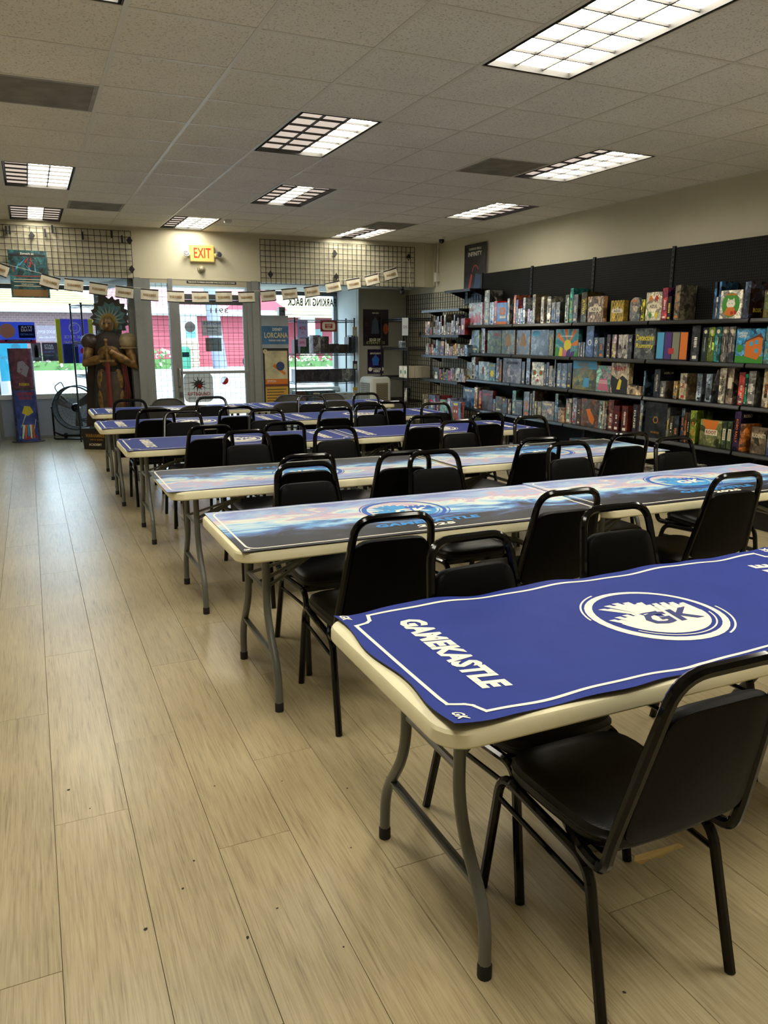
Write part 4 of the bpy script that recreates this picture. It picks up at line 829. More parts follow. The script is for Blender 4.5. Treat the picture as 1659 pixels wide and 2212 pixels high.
BOXES = """\
t 9.796 9.439 0.301 f 8f9c98 c79aa0 pale grey wrapped box with pink city art
t 9.388 9.258 0.456 s 8b8c80 2a2822 tall olive-grey wrapped box
t 9.247 9.143 0.292 s c9d2d4 b9c4cc white glossy wrapped box
t 9.139 9.063 0.306 s 7a1417 c8281f red spined box with yellow stars
t 9.058 8.826 0.278 f 1f5fa0 2868a8 blue box with an orange number
t 8.818 8.765 0.326 s b9b6ae 463c34 white and brown spined box
t 8.668 8.617 0.360 s c4713a 6d3828 orange and white spined box
t 8.615 8.569 0.302 s 3c4f8c a03a30 blue and red patterned slim box
t 8.566 8.517 0.189 s d9dcda a8b0b4 short white slim box
t 8.513 8.468 0.191 s c5d0dc 98a4b0 short pale blue slim box
t 8.458 8.408 0.319 s d8d6cc 8c9498 tall white box with grey side
t 8.352 8.306 0.178 s d3a8b4 a07884 short pink slim box
t 8.302 8.260 0.157 s b8c8dc 98a8b8 short pale blue-white box
t 8.255 8.192 0.349 s 8d836c 6a5844 tall tan box with brown cover
t 8.072 8.012 0.314 s ded6bc b8ac90 cream white spined box
t 7.947 7.874 0.312 s d9d5c8 8c8874 tall white box with drab side
t 7.857 7.780 0.238 s 9a9a98 4a4846 silver wrapped short box
t 7.772 7.693 0.238 s a5a5a3 2e2a28 silver wrapped box with dark cover
t 7.595 7.532 0.315 s b9c4b4 8ca090 white and green mottled box
t 7.514 7.452 0.384 s 3f8f78 1c6a68 tall teal and green box
t 7.450 7.364 0.312 s 77777a 3a2e28 grey marbled box with brown side
t 7.304 7.207 0.329 s 6e6428 4a3a16 olive box with yellow title ATIWA
t 7.185 6.927 0.275 f b8a489 c8905c lattice patterned box titled AZUL
t 6.797 6.593 0.217 f b08a34 8c742c small gold and indigo box titled AZUL
t 6.500 6.351 0.237 r 8a8070 3c5a78 tan box with rounded blue top
t 6.340 6.292 0.211 s c8b838 8ab040 yellow and green slim box
t 6.268 6.053 0.276 f d4cbb0 dcd4bc cream leaf patterned box titled AZUL
t 6.048 5.978 0.311 s b8404a 201c50 red pink and white spined box
t 5.976 5.925 0.227 s 2a2622 1e1a18 black box with cream figure
t 5.885 5.816 0.326 s 77705c 6c6656 tall taupe box with grey back
t 5.405 5.377 0.328 s 34587c 16181c tall blue slim box with white mark
t 5.375 5.354 0.195 s c8c4bc 8a7a72 white slim box with pale figure
t 5.352 5.326 0.328 s 345c84 14161a tall blue box with black cover
t 5.324 5.087 0.246 f d8d2c4 c8ccc0 white box with cat on green disc
t 5.066 5.006 0.310 s 4a5c74 3a2414 big blue and orange spined box
t 4.854 4.712 0.230 f 5a6440 a07a30 olive box with golden forest art
u 9.895 9.820 0.101 s 8c9cac 5c6874 little blue-grey box
u 9.813 9.769 0.129 s c4c8cc 88888c little white slim box
u 9.762 9.708 0.188 s d4d8d8 a88c84 white box with pink foot
u 9.704 9.501 0.313 f 6c8a9c 7c9450 blue-green floral wrapped box
u 9.494 9.428 0.338 s a4b0c4 606c80 tall pale blue spined box
u 9.416 9.347 0.334 s a8a8ac 5c2024 tall silver box with red side
u 9.276 8.937 0.307 f 34442c 8ca03c dark green box with red title
u 8.921 8.612 0.308 f 4c5c50 a07c54 grey-green box with golden creature cone
u 8.568 8.274 0.305 f 20241f a88444 black box with golden emblem
u 8.250 7.883 0.306 f 36393b a4b4bc charcoal box with pale swirl
u 7.879 7.786 0.299 s 6a6020 4a4418 olive box with vertical gold title
u 7.745 7.319 0.311 f 3c7478 50888c colourful sunrise box titled DAYBREAK
u 7.317 7.281 0.162 s 8c949c 3c3c40 little grey box
u 7.273 7.236 0.166 s 8c8ea0 3c3c44 little violet-grey box
u 7.228 7.200 0.163 s a0a4a8 3c3c44 little silver slim box
u 7.181 7.050 0.342 s 586ea4 1c1c1e tall periwinkle box with round crest
u 7.043 6.964 0.217 s 5c6470 2c3036 slate box with white ring
u 6.960 6.870 0.217 s 646c78 2a2e34 slate box with white script
u 6.828 6.773 0.248 s 5a4844 2a1414 black red and white spined box
u 6.744 6.676 0.248 s 98888c 4a4448 silver and pink spined box
u 6.642 6.579 0.247 s cdc5b4 988c7c cream box with dark arch
u 6.576 6.494 0.249 s cfc7b6 8c8070 cream box with dark arch beside its twin
u 6.490 6.434 0.244 s 4c4e54 2a1c1c charcoal box with ring emblem
u 6.393 6.103 0.309 f 5c605c 70746c grey box titled Detective Rummy
u 6.079 5.668 0.275 f 1c1824 2a2238 wide box with four coloured panels
u 5.627 5.526 0.329 s 383a3e 1c1c1e wide plain charcoal box
u 5.495 5.426 0.311 s 26342e 181c1a dark green box of the matching row
u 5.424 5.351 0.313 s 90a83c 4c5820 lime green box of the matching row
u 5.349 5.275 0.314 s 388c8c 1c4c4c teal box of the matching row
u 5.269 5.198 0.315 s 75706c 3c3a38 grey box of the matching row, by the teal one
u 5.194 5.120 0.316 s 7c7874 2c5c68 grey box of the matching row, by the house picture
u 5.104 4.812 0.297 f 3c8cbc 7cb4d4 sky blue box titled DREAM HOME
u 4.800 4.635 0.314 f 4890a0 c8b078 sea blue box with beach art
m 9.854 9.701 0.237 f 84908f 5c6868 glassy grey wrapped box
m 9.692 9.588 0.312 s b0b4b0 a87870 tall silver box with red marks
m 9.586 9.510 0.202 s 8aa8c4 5c7c9c pale blue short box
m 9.492 9.218 0.255 f 8ea6ac a8bcc0 pale blue box with brown beetle
m 9.216 9.057 0.239 f 4c7884 5c8890 teal box with golden flower
m 9.034 8.967 0.314 s 9aa4b4 4c443c tall silvery slim box
m 8.962 8.900 0.296 s 6c4f1c 2c2414 dark gold slim box
m 8.867 8.441 0.316 f 77727a 4c4850 large grey mythic battle box
m 8.429 8.358 0.283 s 2a2828 1c1a1a black spined box
m 8.328 8.247 0.330 s 8e9cb8 2c1c1c tall lavender blue box
m 8.203 7.950 0.285 f d0c8b0 c0b8a0 white box with painted mask
m 7.945 7.906 0.268 s 4c2434 2a1c20 dark purple slim box
m 7.902 7.848 0.290 s 3a3234 2a1418 black and white slim box
m 7.844 7.779 0.251 s d0c4a4 8c7c60 cream box with dark circles
m 7.777 7.744 0.218 s 6c747c 3c4044 short silver wrapped box
m 7.742 7.719 0.328 s 84888c 3c4044 tall silver slim box
m 7.690 7.606 0.287 s 6c7c90 4c5460 blue-silver wrapped box
m 7.603 7.498 0.287 s 74849a 2a2420 blue-silver wrapped box beside its twin
m 7.494 7.409 0.294 s 2a2a2c 1c1c1c black box with barcode
m 7.385 6.966 0.327 f 5c6434 b08c2c green landscape box titled GOLD WEST
m 6.964 6.728 0.284 f 78a898 c05c78 teal and pink theatre box
m 6.723 6.445 0.320 f c8b89c c0ac80 cream box titled HEAT with yellow racer
m 6.443 6.252 0.091 f c8b08c a08060 low cream wrapped box
m 6.250 6.238 0.251 s 8aacbc 5c7c8c pale blue spined box
m 6.236 6.224 0.254 s 5c7c98 24282c mid blue spined box
m 6.074 5.995 0.276 s 3c4248 161616 tall slate box with black cover HOPLO
m 5.989 5.910 0.162 s 6c6c68 5c5040 short grey box with brown side
m 5.804 5.756 0.171 s c8a860 8c7440 small golden cream box
m 5.726 5.640 0.251 s a8a088 948058 pale stone box with ship side
m 5.513 5.451 0.257 s 94a8b4 605c5c pale blue and pink box
m 5.403 5.331 0.259 s 98aab8 5c5858 pale blue and pink box beside its twin
m 5.249 5.173 0.318 s c8c0ac 5c2c2c white box titled INTARSIA
m 5.163 5.089 0.326 s a08c7c 241c18 brown and cream box with lantern window
m 5.031 4.967 0.289 s b8443c 34688c red box with blue scenes
m 4.965 4.934 0.275 s 1c6c4c 12402c green slim box
m 4.929 4.854 0.305 s 94908c 2c3420 grey box with bearded figure
m 4.775 4.708 0.327 s cfc3a6 b88c2c cream box titled JUNTA
m 4.703 4.636 0.314 s b89838 5c4c1c mustard box at the shelf end
l 9.835 9.527 0.278 f 3c5c84 7c8c9c blue box with pale figures
l 9.508 9.427 0.297 s cfc9b4 8c8470 cream spined tall box
l 9.384 9.308 0.258 s a84450 2c2024 red and black slim box
l 9.297 9.018 0.273 f 3a3e44 742c34 charcoal horror box with figures
l 9.016 8.958 0.167 s 6c8cb4 3c4c6c small cornflower blue box
l 8.943 8.788 0.209 f 35393b 8c7c3c dark box with green figure
l 8.780 8.659 0.194 f 34484c 7c3c48 dark teal small box
l 8.642 8.611 0.190 s b8a89c 4c3c34 tiny cream slim box
l 8.606 8.577 0.145 s c0b8ac 5c4c44 tiny pale slim box
l 8.543 8.462 0.310 s 5c8c84 2a3424 tall teal striped box
l 8.460 8.316 0.195 f 34383c 787c84 dark box with pale title
l 8.286 8.163 0.314 s 70747c 3a3c40 silver box with small figures
l 8.148 8.107 0.297 s 8a887c 4c4a44 drab grey slim box
l 8.095 8.048 0.334 s 5c5c5c 4c3828 tall black and white box with tree side
l 8.046 8.000 0.208 s 8c8454 4c4830 short olive box
l 7.986 7.899 0.209 s 807468 3c342c short bark patterned box
l 7.887 7.642 0.223 f 94887c 5c84a0 tan and blue adventure box
l 7.628 7.573 0.328 s 8ca8ac 1a1a1a pale blue and yellow spined box
l 7.571 7.523 0.173 s 94989c 5c6064 short silver box
l 7.519 7.433 0.171 f c0a878 c4642c cream box with orange figure
l 7.417 7.316 0.289 s 84907c b85c5c silver floral box with pink dots
l 7.293 7.214 0.305 s 8a94a4 4c5058 silver-blue wrapped tall box
l 7.210 7.139 0.297 s 5c4024 2c2014 brown patterned box
l 7.131 6.831 0.308 f 544c44 b0602c brown box with orange horn
l 6.829 6.769 0.308 s 8cb0b0 4c5c5c pale teal box with vertical title
l 6.767 6.739 0.307 s c8bc9c 8c7c64 cream slim box with arch
l 6.734 6.698 0.233 s b4ac98 6c6454 short cream slim box
l 6.669 6.590 0.327 s 7c4c44 4c1810 tall rust and silver box
l 6.585 6.495 0.271 s 5c1c10 4c140c dark red box with gold title
l 6.459 6.363 0.278 s 6c2c24 4c1c10 maroon wrapped box
l 6.291 6.226 0.308 s 2c3034 1c1c1c black box with white vertical title
l 6.222 6.193 0.307 s 4c1c28 2c1418 maroon slim box
l 6.189 6.146 0.356 s 7c8890 141414 tall silver and black slim box
l 6.105 5.810 0.349 f 202326 2c3034 big black box with gold hexagon emblem
l 5.808 5.771 0.312 s 77776c 4c4c4c grey wrapped box, tall and weathered
l 5.767 5.720 0.232 s 4c4830 242018 short olive black box
l 5.716 5.646 0.241 s 3c444c 20242a short slate box
l 5.619 5.578 0.321 s 4c5864 1c1c20 tall slate blue box
l 5.576 5.544 0.285 s 8c5c3c 3c2418 orange-brown patterned box
l 5.541 5.509 0.286 s 3c3c38 20201c dark slim box
l 5.505 5.429 0.312 s 84943c 5c6c1c yellow-green arch box with tree side
l 5.374 5.124 0.242 f 74784c 5c6c3c orange and green box titled ROOT
l 5.120 5.066 0.248 s 44543c 2c3828 green box with cream title
l 5.060 5.006 0.250 s 44543c 2c3828 green box with cream title beside its twin
l 4.992 4.923 0.348 s 38284c 141216 purple box with robot title
l 4.921 4.866 0.242 s 8c6450 c8741c tan and red box with orange side
l 4.797 4.644 0.229 f 5c5444 a08870 brown box titled RUDENS
l 4.631 4.492 0.323 f 44547c b0bcd0 navy box with pale ghost
A 10.987 10.924 0.197 s c8a8a0 8c7470 pink and white box
A 10.917 10.842 0.198 s d4ccc0 8c8478 cream white box
A 10.836 10.752 0.114 s a0a0a4 605c60 short silver box
A 10.723 10.657 0.119 s a8a498 2c2420 grey box with dark side
A 10.648 10.600 0.219 s 7c8c9c 4c545c blue-grey tall box
A 10.594 10.547 0.273 s 94989c 5c6064 silver tall slim box
A 10.542 10.496 0.192 s a8c4d8 5c7484 light blue slim box
A 10.492 10.447 0.280 s 5c1018 3c0c10 dark red box with ring
A 10.444 10.392 0.129 s b0b0ac 606060 short silver-white box
A 10.383 10.325 0.293 s d8ccac 8c8878 tall cream box with grey side
A 10.297 10.264 0.178 s c8c8c8 1c1c1c white slim box
A 10.259 10.195 0.174 s 2a2420 1c1814 black box
A 10.190 10.158 0.170 s b87c34 6c4820 orange slim box
A 10.154 10.087 0.202 s a8a4a0 5c5854 silver patterned box
A 10.083 10.051 0.284 s b0b8c4 1c1c20 tall blue-white slim box
A 10.025 9.994 0.193 s d0d4d4 808080 white slim box
A 9.982 9.944 0.240 s c0bcc4 605c64 lilac white slim box
A 9.931 9.887 0.123 s b8b0b8 746c74 short mauve box
A 9.874 9.762 0.227 s 741414 8c1c18 red box with white shield
B 10.960 10.850 0.167 s 94b0b4 c88878 pale teal box with pink foot
B 10.844 10.785 0.117 s c89c94 8c6c64 short pink box
B 10.766 10.701 0.156 s cca494 8c7468 cream and pink box
B 10.695 10.635 0.104 s 7ca0b4 7c3424 short blue box with brown top
B 10.626 10.561 0.229 s 9cbcd8 5c7c94 tall light blue box
B 10.544 10.499 0.209 s ccc8c0 2c2c2c white spined box
B 10.481 10.371 0.210 s b09488 6c6084 lilac and orange patterned box
B 10.333 10.284 0.227 s cccabc 4c3428 tall white box
B 10.279 10.222 0.172 s d0cec0 8c8c80 creamy white box
B 10.217 10.177 0.132 s ccb4a4 8c7468 little pink-white box
B 10.174 10.134 0.133 s d0b8a8 8c7468 little pink-white box in the middle of three
B 10.132 10.092 0.133 s ccb4a4 8c7468 little pink-white box nearest the amber one
B 10.084 10.042 0.156 s b8802c 6c4818 amber box
B 10.037 9.983 0.175 s d8a84c 8c6424 golden yellow box
B 9.977 9.893 0.169 s b0aca0 6c685c silver wrapped box
B 9.872 9.822 0.102 s ccccd0 8c3430 little white box
B 9.814 9.759 0.122 s 5c2420 3c1814 dark red little box
B 9.752 9.677 0.159 s 7c94b0 4c5c6c denim blue box
C 10.723 10.542 0.179 s 2c2c2c 1c1c1c black box with grey figure
C 10.533 10.488 0.159 s b87c84 5c1c20 pink slim box
C 10.484 10.415 0.155 s 3c1014 2a0c10 dark red box
C 10.410 10.377 0.178 s 8c8480 4c4844 grey slim box
C 10.372 10.338 0.119 s a89c74 6c6448 short khaki box
C 10.333 10.262 0.160 s 8ca094 4c5c54 sage green box
C 10.256 10.197 0.150 s c8607c 7c3c4c bright pink box
C 10.189 10.140 0.185 s b4b0cc 6c6880 lilac box
C 10.135 10.085 0.193 s c8c8c4 7c7c78 white tall box
C 10.078 10.036 0.182 s 6c5444 3c3028 brown box
C 10.034 9.910 0.196 s ccd0cc 8c908c wide white box
C 9.905 9.874 0.121 s b4c0d4 6c7480 short blue-white slim box
C 9.869 9.833 0.185 s ccc4cc 7c747c pale mauve slim box
C 9.828 9.800 0.187 s d0ccc8 807c78 off-white slim box
C 9.795 9.750 0.093 s c8bca4 8c8070 short cream box
D 10.694 10.516 0.324 s 8c7c5c 5c4c34 tan and grey upright box
D 10.492 10.272 0.319 f 5c84a8 a83428 blue box with red arch
D 10.252 10.140 0.330 s 4c2c3c 8c2c28 dark box with red dots
D 10.124 9.916 0.276 f 6ca09c 8ca45c teal landscape box
D 9.905 9.808 0.312 s a8b0c8 5c6074 silver lilac box
D 9.802 9.510 0.279 f 4c7cb0 c0602c blue and orange box with totem face
"""
# ---------------------------------------------------------------- black wall shelving
peg = MATS['pegboard_black']; shm = mat('shelf_black', '080809', .32, spec=.5); lipm = mat('shelf_lip', '16181b', .25, spec=.7)
bays = [(9.83, 8.61, 'black shelving bay nearest the front corner, beside the wire grid'), (8.60, 7.39, 'second black shelving bay from the front corner'), (7.38, 6.17, 'middle black shelving bay, holding the lattice patterned box'),
        (6.16, 4.95, 'fourth black shelving bay from the front corner, with an empty stretch on top'), (4.94, 3.73, 'black shelving bay at the right photo edge')]
for y1, y0, lab in bays:
    t = thing('wall_shelving', lab, 'shelving', (0,0,0), group='black pegboard shelving bays')
    MB().box(5.985, 5.995, y0+.012, y1-.012, .12, 2.455).build('back_panel', peg, t)
    MB().box(5.975, 6.0, y0-.018, y0+.018, .0, 2.47).build('upright', blkm, t)
    if y1 > 9.8: MB().box(5.975, 6.0, y1-.018, y1+.018, .0, 2.47).build('upright', blkm, t)
    MB().box(5.47, 6.0, y0, y1, .0, .17).build('kick_base', shm, t)
    sl = MB()
    for k in range(44): sl.box(5.972, 5.976, y0-.006, y0+.006, .25+k*.05, .275+k*.05)
    sl.build('slot_strip', mat('slot_dark', '020202', .8), t)['kind'] = 'stuff'
    for z, xf_ in ((1.745, 5.72), (1.36, 5.72), (.99, 5.715), (.59, 5.665), (.20, 5.43)):
        s_ = MB().box(xf_, 5.985, y0+.004, y1-.004, z-.022, z-.002).build('shelf_board', shm, t)
        MB().rings([[(xf_, y, z-.004),(xf_-.004, y, z-.006),(xf_-.012, y, z-.030),(xf_-.006, y, z-.040),(xf_, y, z-.040)] for y in (y0+.006, y1-.006)]).build('price_rail', lipm, s_)
        for y in (y0+.03, y1-.03): MB().add([(xf_+.02,y-.002,z-.022),(5.98,y-.002,z-.022),(5.98,y-.002,z-.10),(xf_+.02,y-.002,z-.035)], [(0,1,2,3)]).add([(xf_+.02,y+.002,z-.022),(5.98,y+.002,z-.022),(5.98,y+.002,z-.10),(xf_+.02,y+.002,z-.035)], [(3,2,1,0)]).build('bracket', shm, s_)
# wire grid on the right wall and its shelves
def grid_thing(label, mb, extra=None, nm='wire_grid_panel'):
    t = thing(nm, label, 'wire grid', (0,0,0)); mb.build('wire_mesh', blkm, t)['kind'] = 'stuff'
    return t
def diamond(mb, fr, x, y, s=.045): return flat(mb, fr, [(x-s*.72,y),(x,y-s),(x+s*.72,y),(x,y+s)], .012, 0, .012)
gm = MB(); Y0, Y1, r = 9.86, 12.28, .0038
for k in range(int((Y1-Y0)/.0762)+1):
    y = Y1-k*.0762; gm.box(5.985-r, 5.985+r, y-r, y+r, .05, 2.26)
for k in range(30): gm.box(5.977-r, 5.977+r, Y0, Y1, .05+k*.0762-r, .05+k*.0762+r)
tg = grid_thing('black wire grid covering the right wall in the front corner', gm)
for y, z in ((11.72, 1.62), (11.12, 1.63), (11.13,1.88)): diamond(MB(), on_x(5.975, 0, 0), -y, z, .05).build('mounting_clip', blkm, tg)
for z, xf_, ya, yb, lab in ((2.24, 5.66, 9.6, 10.33, 'small empty wire-braced shelf highest on the corner grid'), (1.98, 5.64, 9.86, 11.02, 'empty black shelf above the red boxes on the corner grid'), (1.61, 5.64, 9.86, 11.04, 'black shelf on the corner grid holding the cream and red boxes'),
                      (1.31, 5.64, 9.86, 11.02, 'black shelf on the corner grid holding many small pale boxes'), (.94, 5.64, 9.86, 11.05, 'black shelf on the corner grid with lilac and pink slim boxes'), (.40, 5.46, 9.60, 11.05, 'lowest corner grid shelf with the totem box')):
    t = thing('grid_shelf', lab, 'shelf', (0,0,0), group='shelves hung on the corner grid')
    MB().box(xf_, 5.97, ya, yb, z-.02, z-.002).build('shelf_board', shm, t)
    MB().box(xf_-.008, xf_, ya, yb, z-.038, z-.002).build('front_lip', lipm, t)
    for y in (ya+.05, yb-.05): MB().rings([[(xf_+.03,y+d_,z-.02),(5.97,y+d_,z-.02),(5.97,y+d_,z-.12)] for d_ in (-.003,.003)]).build('bracket', shm, t)
# ---------------------------------------------------------------- boxed games
card = MATS['printed_card']; ink_y = mat('yellow_ink', 'd8c42c', .5); ink_r = mat('red_ink', 'b02c24', .5); ink_d = mat('dark_ink', '1c1a1c', .5); ink_c = mat('cream_ink', 'd8cdae', .55); ink_o = mat('orange_ink', 'd0701c', .5); ink_g = mat('green_ink', '3c8a2c', .5); ink_t = mat('teal_ink', '2c7c84', .5); ink_p = mat('purple_ink', '4a2c70', .5); ink_s = mat('sky_ink', '4c9cc4', .5); ink_pk = mat('pink_ink', 'c46c84', .5)
SHELF = {'t': (1.745, 5.765, 'top wall shelf'), 'u': (1.36, 5.765, 'second wall shelf'), 'm': (.99, 5.765, 'third wall shelf'), 'l': (.59, 5.715, 'fourth wall shelf'),
         'A': (1.61, 5.68, 'upper corner grid shelf'), 'B': (1.31, 5.68, 'middle corner grid shelf'), 'C': (.94, 5.70, 'third corner grid shelf'), 'D': (.40, 5.50, 'lowest corner grid shelf')}
def boxmesh(w_, h_, d_, kind):      # local: x depth 0..d, y 0..w, z 0..h ; lid overlaps a slightly smaller base
    q = MB(); e = .0025
    if kind == 'f' or kind == 'o':
        k = d_*.62
        q.box(0, k, 0, w_, 0, h_); q.box(k, d_, e, w_-e, e, h_-e)
    elif kind == 'r':
        P = [(0,0),(w_,0),(w_,h_*.72)]+[(w_/2+w_/2*math.cos(a*PI/10), h_*.72+h_*.28*math.sin(a*PI/10)) for a in range(1,10)]+[(0,h_*.72)]
        q.rings([[(x,y,z) for y,z in P] for x in (0, d_)])
    else:
        k = w_*.6
        q.box(0, d_, 0, k, 0, h_); q.box(e, d_-e, k, w_, e, h_-e)
    return q
def title(t, w_, h_, parts):
    for nm, mbf, m_ in parts: mbf.build(nm, m_, t)
def cover(t, desc, w_, h_, d_):
    fr = Fr((0, w_, 0), (0,-1,0), (0,0,1)); F = lambda: MB()
    def side():    # the broad face turned to -Y of spine-out boxes
        return Fr((0,0,0), (1,0,0), (0,0,1))
    def vert(s_, m_, hh=.5, th=.55):     # vertical spine title reading downwards
        q = MB(); vf = Fr((0, w_/2, h_*.5), (0,0,-1), (0,-1,0)); text(q, vf, s_, 0, 0, w_*th, h_*hh, bold=.02); q.build('lettering', m_, t)
    if 'titled AZUL' in desc:
        if 'lattice' in desc or 'gold' in desc:
            q = F()
            for k in range(-4, 8):
                for sg in (1, -1):
                    a = k*w_*.22
                    pts = [(a, 0), (a+.006, 0), (a+.006+h_*.5*sg, h_), (a+h_*.5*sg, h_)]
                    pts = [(min(max(x,0),w_), y) for x, y in pts]; flat(q, fr, pts, .0008)
            q.build('lattice_print', ink_d if 'lattice' in desc else ink_y, t)
        else:
            for cx, cy, mm_ in ((.3,.78,ink_o),(.68,.78,ink_r),(.3,.2,ink_g),(.7,.2,ink_y)):
                P = [(w_*cx+(.15 if k%2==0 else .075)*w_*math.cos(k*PI/6), h_*cy+(.15 if k%2==0 else .075)*h_*math.sin(k*PI/6)) for k in range(12)]
                flat(F(), fr, P, .001).build('leaf_print', mm_, t)
        flat(F(), fr, [(w_*.06,h_*.5),(w_*.14,h_*.6),(w_*.4,h_*.61),(w_*.5,h_*.70),(w_*.6,h_*.61),(w_*.86,h_*.6),(w_*.94,h_*.5),(w_*.86,h_*.40),(w_*.14,h_*.40)], .0015).build('plaque', ink_c, t)
        text(F(), fr, 'AZUL', w_*.5, h_*.5, h_*.11, w_*.5, h=.0022).build('lettering', ink_d, t)
    elif 'HEAT' in desc:
        flat(F(), fr, [(w_*.1,0),(w_*.95,0),(w_*.95,h_*.45),(w_*.65,h_*.6),(w_*.4,h_*.45),(w_*.02,h_*.6),(0,h_*.3)], .0008).build('crowd_print', ink_d, t)
        flat(F(), fr, [(w_*.35,h_*.12),(w_*.55,h_*.12),(w_*.62,h_*.42),(w_*.5,h_*.5),(w_*.42,h_*.35)], .0014).build('racer_print', ink_y, t)
        text(F(), fr, 'HEAT', w_*.5, h_*.82, h_*.15, w_*.68, bold=.04).build('lettering', ink_r, t)
    elif 'Detective' in desc:
        for s_, cy in (('Detective', .70), ('Rummy', .42)): text(F(), fr, s_, w_*.5, h_*cy, h_*.2, w_*.86, bold=.02).build('lettering', ink_y, t)
    elif 'DAYBREAK' in desc:
        for a in range(8):
            a0 = PI*(a+.1)/8; a1 = PI*(a+.8)/8; R_ = h_*.75; cx, cy = w_*.55, h_*.38
            P = [(cx, cy)]+[(min(max(cx+R_*math.cos(b_),0),w_), min(cy+R_*math.sin(b_), h_)) for b_ in (a0, (a0+a1)/2, a1)]
            flat(F(), fr, P, .0008).build('ray_print', (ink_o, ink_t)[a % 2], t)
        disc(F(), fr, w_*.55, h_*.40, w_*.16, .0012).build('sun_print', ink_y, t)
        for k, m_ in enumerate((ink_g, ink_y, ink_pk, ink_p, ink_p, ink_g)): flat(F(), fr, [(w_*k/6,0),(w_*(k+1)/6,0),(w_*(k+1.1)/6 if k < 5 else w_,h_*.2+.03*(k%2)),(w_*(k+.3)/6,h_*.42-.02*k)], .0016).build('field_print', m_, t)
        text(F(), fr, 'DAYBREAK', w_*.5, h_*.74, h_*.055, w_*.55, h=.002).build('lettering', inkw, t)
    elif 'DREAM HOME' in desc:
        rect(F(), fr, 0, w_, 0, h_*.2, .0008).build('lawn_print', ink_g, t)
        flat(F(), fr, [(w_*.35,h_*.2),(w_*.8,h_*.1),(w_*.95,h_*.3),(w_*.95,h_*.75),(w_*.8,h_*.8),(w_*.35,h_*.6)], .0012).build('house_print', ink_o, t)
        flat(F(), fr, [(w_*.28,h_*.6),(w_*.85,h_*.86),(w_,h_*.70),(w_*.8,h_*.76)], .0016).build('roof_print', mat('brown_ink', '6a3420', .5), t)
        for cx, cy in ((.5,.5),(.68,.55),(.7,.3)): rect(F(), fr, w_*cx, w_*(cx+.12), h_*cy, h_*(cy+.12), .0017).build('window_print', ink_s, t)
        disc(F(), fr, w_*.15, h_*.42, w_*.12, .0012).build('tree_print', ink_g, t)
        text(F(), fr, 'DREAM', w_*.23, h_*.86, h_*.075, w_*.32).build('lettering', inkw, t); text(F(), fr, 'HOME', w_*.22, h_*.77, h_*.075, w_*.30).build('lettering', inkw, t)
    elif 'cat on green' in desc:
        disc(F(), fr, w_*.5, h_*.48, w_*.41, .0008, n=28, ry=h_*.43).build('disc_print', ink_g, t)
        q = F(); disc(q, fr, w_*.5, h_*.52, w_*.2, .0012, ry=h_*.15); flat(q, fr, [(w_*.33,h_*.6),(w_*.36,h_*.73),(w_*.46,h_*.65)], .0012); flat(q, fr, [(w_*.56,h_*.65),(w_*.64,h_*.73),(w_*.67,h_*.6)], .0012); q.build('cat_print', inkw, t)
        q = F(); disc(q, fr, w_*.43, h_*.53, .004, .0016, n=8); disc(q, fr, w_*.57, h_*.53, .004, .0016, n=8); q.build('eye_print', ink_d, t)
        flat(F(), fr, [(w_*.2,h_*.15),(w_*.34,h_*.4),(w_*.66,h_*.4),(w_*.8,h_*.15),(w_*.5,h_*.08)], .0016).build('cushion_print', ink_o, t)
        q = F(); disc(q, fr, w_*.58, h_*.2, w_*.07, .002, n=10); disc(q, fr, w_*.74, h_*.22, w_*.07, .002, n=10); q.build('bow_print', ink_r, t)
        text(F(), fr, 'boop', w_*.5, h_*.85, h_*.12, w_*.42, h=.002, bold=.05).build('lettering', ink_o, t)
    elif 'orange number' in desc:
        text(F(), fr, '13', w_*.55, h_*.60, h_*.36, w_*.55, bold=.08).build('lettering', ink_o, t); text(F(), fr, 'BEANS', w_*.6, h_*.33, h_*.12, w_*.62, bold=.06).build('lettering', inkw, t)
        rect(F(), fr, 0, w_, 0, h_*.12, .0008).build('band_print', ink_o, t)
    elif 'titled ROOT' in desc:
        flat(F(), fr, [(w_*.05,h),(w_*.3,h_*.62),(w_*.7,h_*.6),(w_*.9,h_)], .0008).build('sky_print', ink_o, t) if False else flat(F(), fr, [(w_*.06,h_*.99),(w_*.25,h_*.66),(w_*.72,h_*.62),(w_*.86,h_*.99)], .0008).build('sky_print', ink_o, t)
        rect(F(), fr, w_*.24, w_*.82, h_*.42, h_*.64, .0014).build('plaque', ink_c, t); text(F(), fr, 'ROOT', w_*.53, h_*.53, h_*.14, w_*.48, h=.002, bold=.03).build('lettering', mat('rust_ink', '8a3c1c', .5), t)
    elif 'green box with cream title' in desc:
        rect(F(), fr, w_*.2, w_*.8, h_*.3, h_*.72, .0008).build('plaque', ink_c, t); vert('ROOT', ink_d, .34, .34)
    elif 'GOLD WEST' in desc:
        rect(F(), fr, 0, w_, h_*.72, h_, .0006).build('sky_print', ink_s, t); flat(F(), fr, [(w_*.45,h_*.1),(w_*.7,h_*.1),(w_*.72,h_*.42),(w_*.5,h_*.42)], .0008).build('lake_print', ink_s, t)
        text(F(), fr, 'GOLD', w_*.42, h_*.88, h_*.13, w_*.42, bold=.03).build('lettering', mat('gold_ink', '9a6c1c', .5), t); text(F(), fr, 'WEST', w_*.52, h_*.74, h_*.12, w_*.42, bold=.03).build('lettering', mat('gold_ink'), t)
    elif 'RUDENS' in desc: text(F(), fr, 'RUDENSTI', w_*.5, h_*.68, h_*.16, w_*.9, bold=.02).build('lettering', ink_c, t)
    elif 'theatre' in desc:
